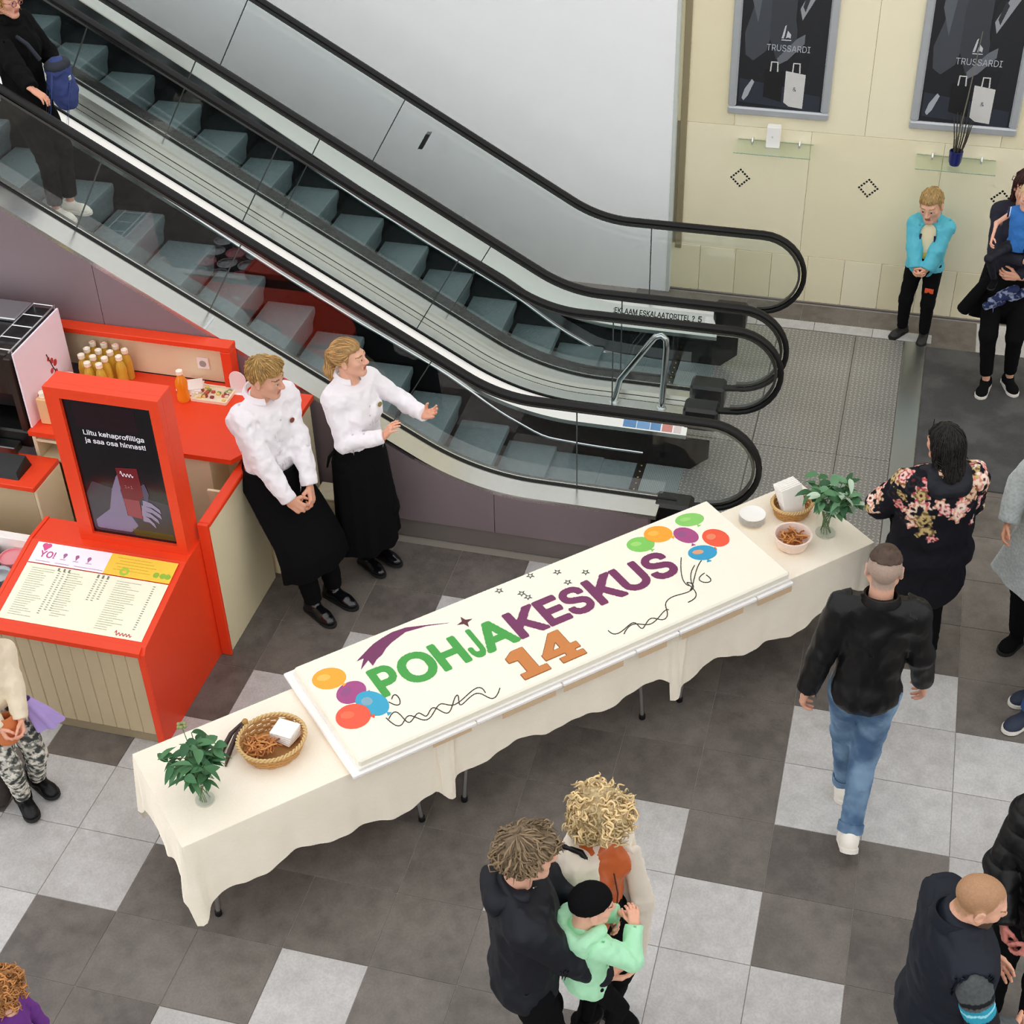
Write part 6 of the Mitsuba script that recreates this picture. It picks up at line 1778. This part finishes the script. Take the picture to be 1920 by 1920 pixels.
# 14 child in mint green
k14 = Figure('child in a mint green hooded jacket and black knitted hat held by a man', 2.985, -.46, (.62, .78), 1.10, child=True, z=.44, skin='#e0ad95', head=(-.45, -.10, 0), head_scale=1.02,
             hands=((.15, .27, 1.33), (-.04, .30, 1.22)), poles=((1, .0, -1.2), (-.9, -.3, -.5)), feet=((.12, .06, .12, .2), (-.12, .10, .12, -.2)), hand_dir=((-.5, .3, .8), None), palm=((-.6, .2, -.3), (1, 0, 0)), knees=((.2, 1, .0), (-.2, 1, .0)), hand_curl=(.5, .3))
M_MINT = mat('mint_cloth', '#a5dcb4', .8)
k14.top('jacket', M_MINT, r=.034, sleeve=1.0, hem=-.15, wr=.016, wf=10, seed=91, h=.010, label='mint green jacket')
hd_ = [ell(k14.at(k14.neck, (0, -.10, -.08)), (.15, .060, .12), k14.R @ rotm((1, 0, 0), .35)), cone(k14.at(k14.neck, (-.11, .05, .02)), k14.at(k14.neck, (-.12, -.08, -.0)), .04, .05), cone(k14.at(k14.neck, (.11, .05, .02)), k14.at(k14.neck, (.12, -.08, -.0)), .04, .05), cone(k14.at(k14.neck, (0, -.16, -.16)), k14.at(k14.neck, (0, -.13, -.20)), .04, .02)]
k14.add('hood', sdf_mesh(hd_, .009, .035, .012, 12, 4), M_MINT, label='mint green hood')
hat = sdf_mesh([Pr(lambda p: np.maximum(ell((0, -.014, .040), (.086, .108, .104)).fn(p), .030 - p[:, 2] + .42 * (-p[:, 1] - .02) * -1 * .0 + .35 * (p[:, 1])), (-.1, -.13, -.05), (.1, .11, .15))], .006, .01, .003, 40, 2)
hat.apply_transform(k14.HM); k14.add('knitted_hat', hat, M_BLK, label='black knitted hat')
k14.bottoms('trousers', M_BLK, r=.008, rise=-.06, end=.96)
k14.shoes('sneaker', M_BLK, M_SOLE_B, .85)

# 15 curly child bottom left
r15 = Figure('small child with curly reddish hair and a purple top in the bottom left corner', .66, -1.11, (.86, -.10), 1.06, child=True, skin='#e2b19a', head=(-.1, -.15, 0), hair=('curly', '#b07a48', 15), brow='#a06a40')
r15.top('top', mat_once('purple_cloth', '#6a2f86', .8), r=.020, seed=95, label='purple top')
r15.bottoms('trousers', M_NAVYBLK, r=.02, end=.97)
r15.shoes('sneaker', M_BLK, M_SOLE_B)

# 16 girl at the left edge
g16 = Figure('child in grey patterned trousers, cream sweater and black boots at the left edge', -.36, .57, (.75, -.60), 1.36, child=True, skin='#dba58c', head=(0, -.1, 0), hair=('long', '#7a5436', 16),
             hands=((.06, .24, .86), (-.06, .25, .90)), poles=((1, -.3, -.4), (-.9, -.5, -.4)), feet=(('w', -.35, .52, .085, .05), ('w', -.34, .66, .085, -.25)), hand_curl=(.5, .5))
def camo(s, v):
    n1 = meshkit.fbm(v * 26, 3, 4); n2 = meshkit.fbm(v * 34 + 7, 3, 9)
    col = np.tile(S('#b9b5ac'), (len(v), 1))
    col[n1 > .52] = S('#6f706a'); col[n2 > .58] = S('#3f423f'); col[n2 < .40] = S('#d6d2c8')
    return col
g16.top('sweater', mat_once('cream_knit', '#ddd0b8', .95), r=.026, sleeve=1.0, hem=-.06, wr=.014, seed=97, label='cream knitted sweater')
g16.collar(mat_once('pink_cloth', '#d79ab2', .8), .085, open_=.4, h_=.03, name='pink_collar')
g16.bottoms('trousers', M_PAINT, r=.022, end=.98, seed=98, wr=.012, h=.009, color=cloth_color(camo), label='grey patterned trousers')
g16.shoes('boot', M_LEATHER, M_SOLE_B, label='black ankle boot')
c = g16.pel
g16.skirt('hip_bag', mat_once('orange_cloth', '#c2703f', .8), [(c + [.02, .19, .10], .055, .035), (c + [.02, .20, .02], .075, .05), (c + [.03, .21, -.10], .07, .05), (c + [.03, .21, -.14], .01, .01)], .01, 5, 3, label='orange pouch worn in front')
g16.skirt('tied_cloth', mat_once('lavender', '#a993cf', .85), [(c + [-.15, .10, .08], .04, .035), (c + [-.21, .12, -.06], .075, .05), (c + [-.26, .13, -.20], .10, .05)], .05, 5, 4, label='lavender garment hanging at the hip')
g17 = thing('dark_bag', 'dark brown bag standing on the floor at the left edge beside the child in boots', 'bag')
put(g17, 'body', moved(sdf_mesh([ell((0, 0, .13), (.16, .09, .15))], .01, .03, .01, 12, 4, cuts=[((0, 0, .003), (0, 0, -1))]), -.56, .50, 0), mat_once('dark_brown', '#2b2320', .7), True)
put(g17, 'handle', moved(tube([(-.07, 0, .26), (-.05, 0, .34), (.05, 0, .34), (.07, 0, .26)], .009, 8), -.56, .50, 0), mat_once('dark_brown', '#2b2320', .7), 60)
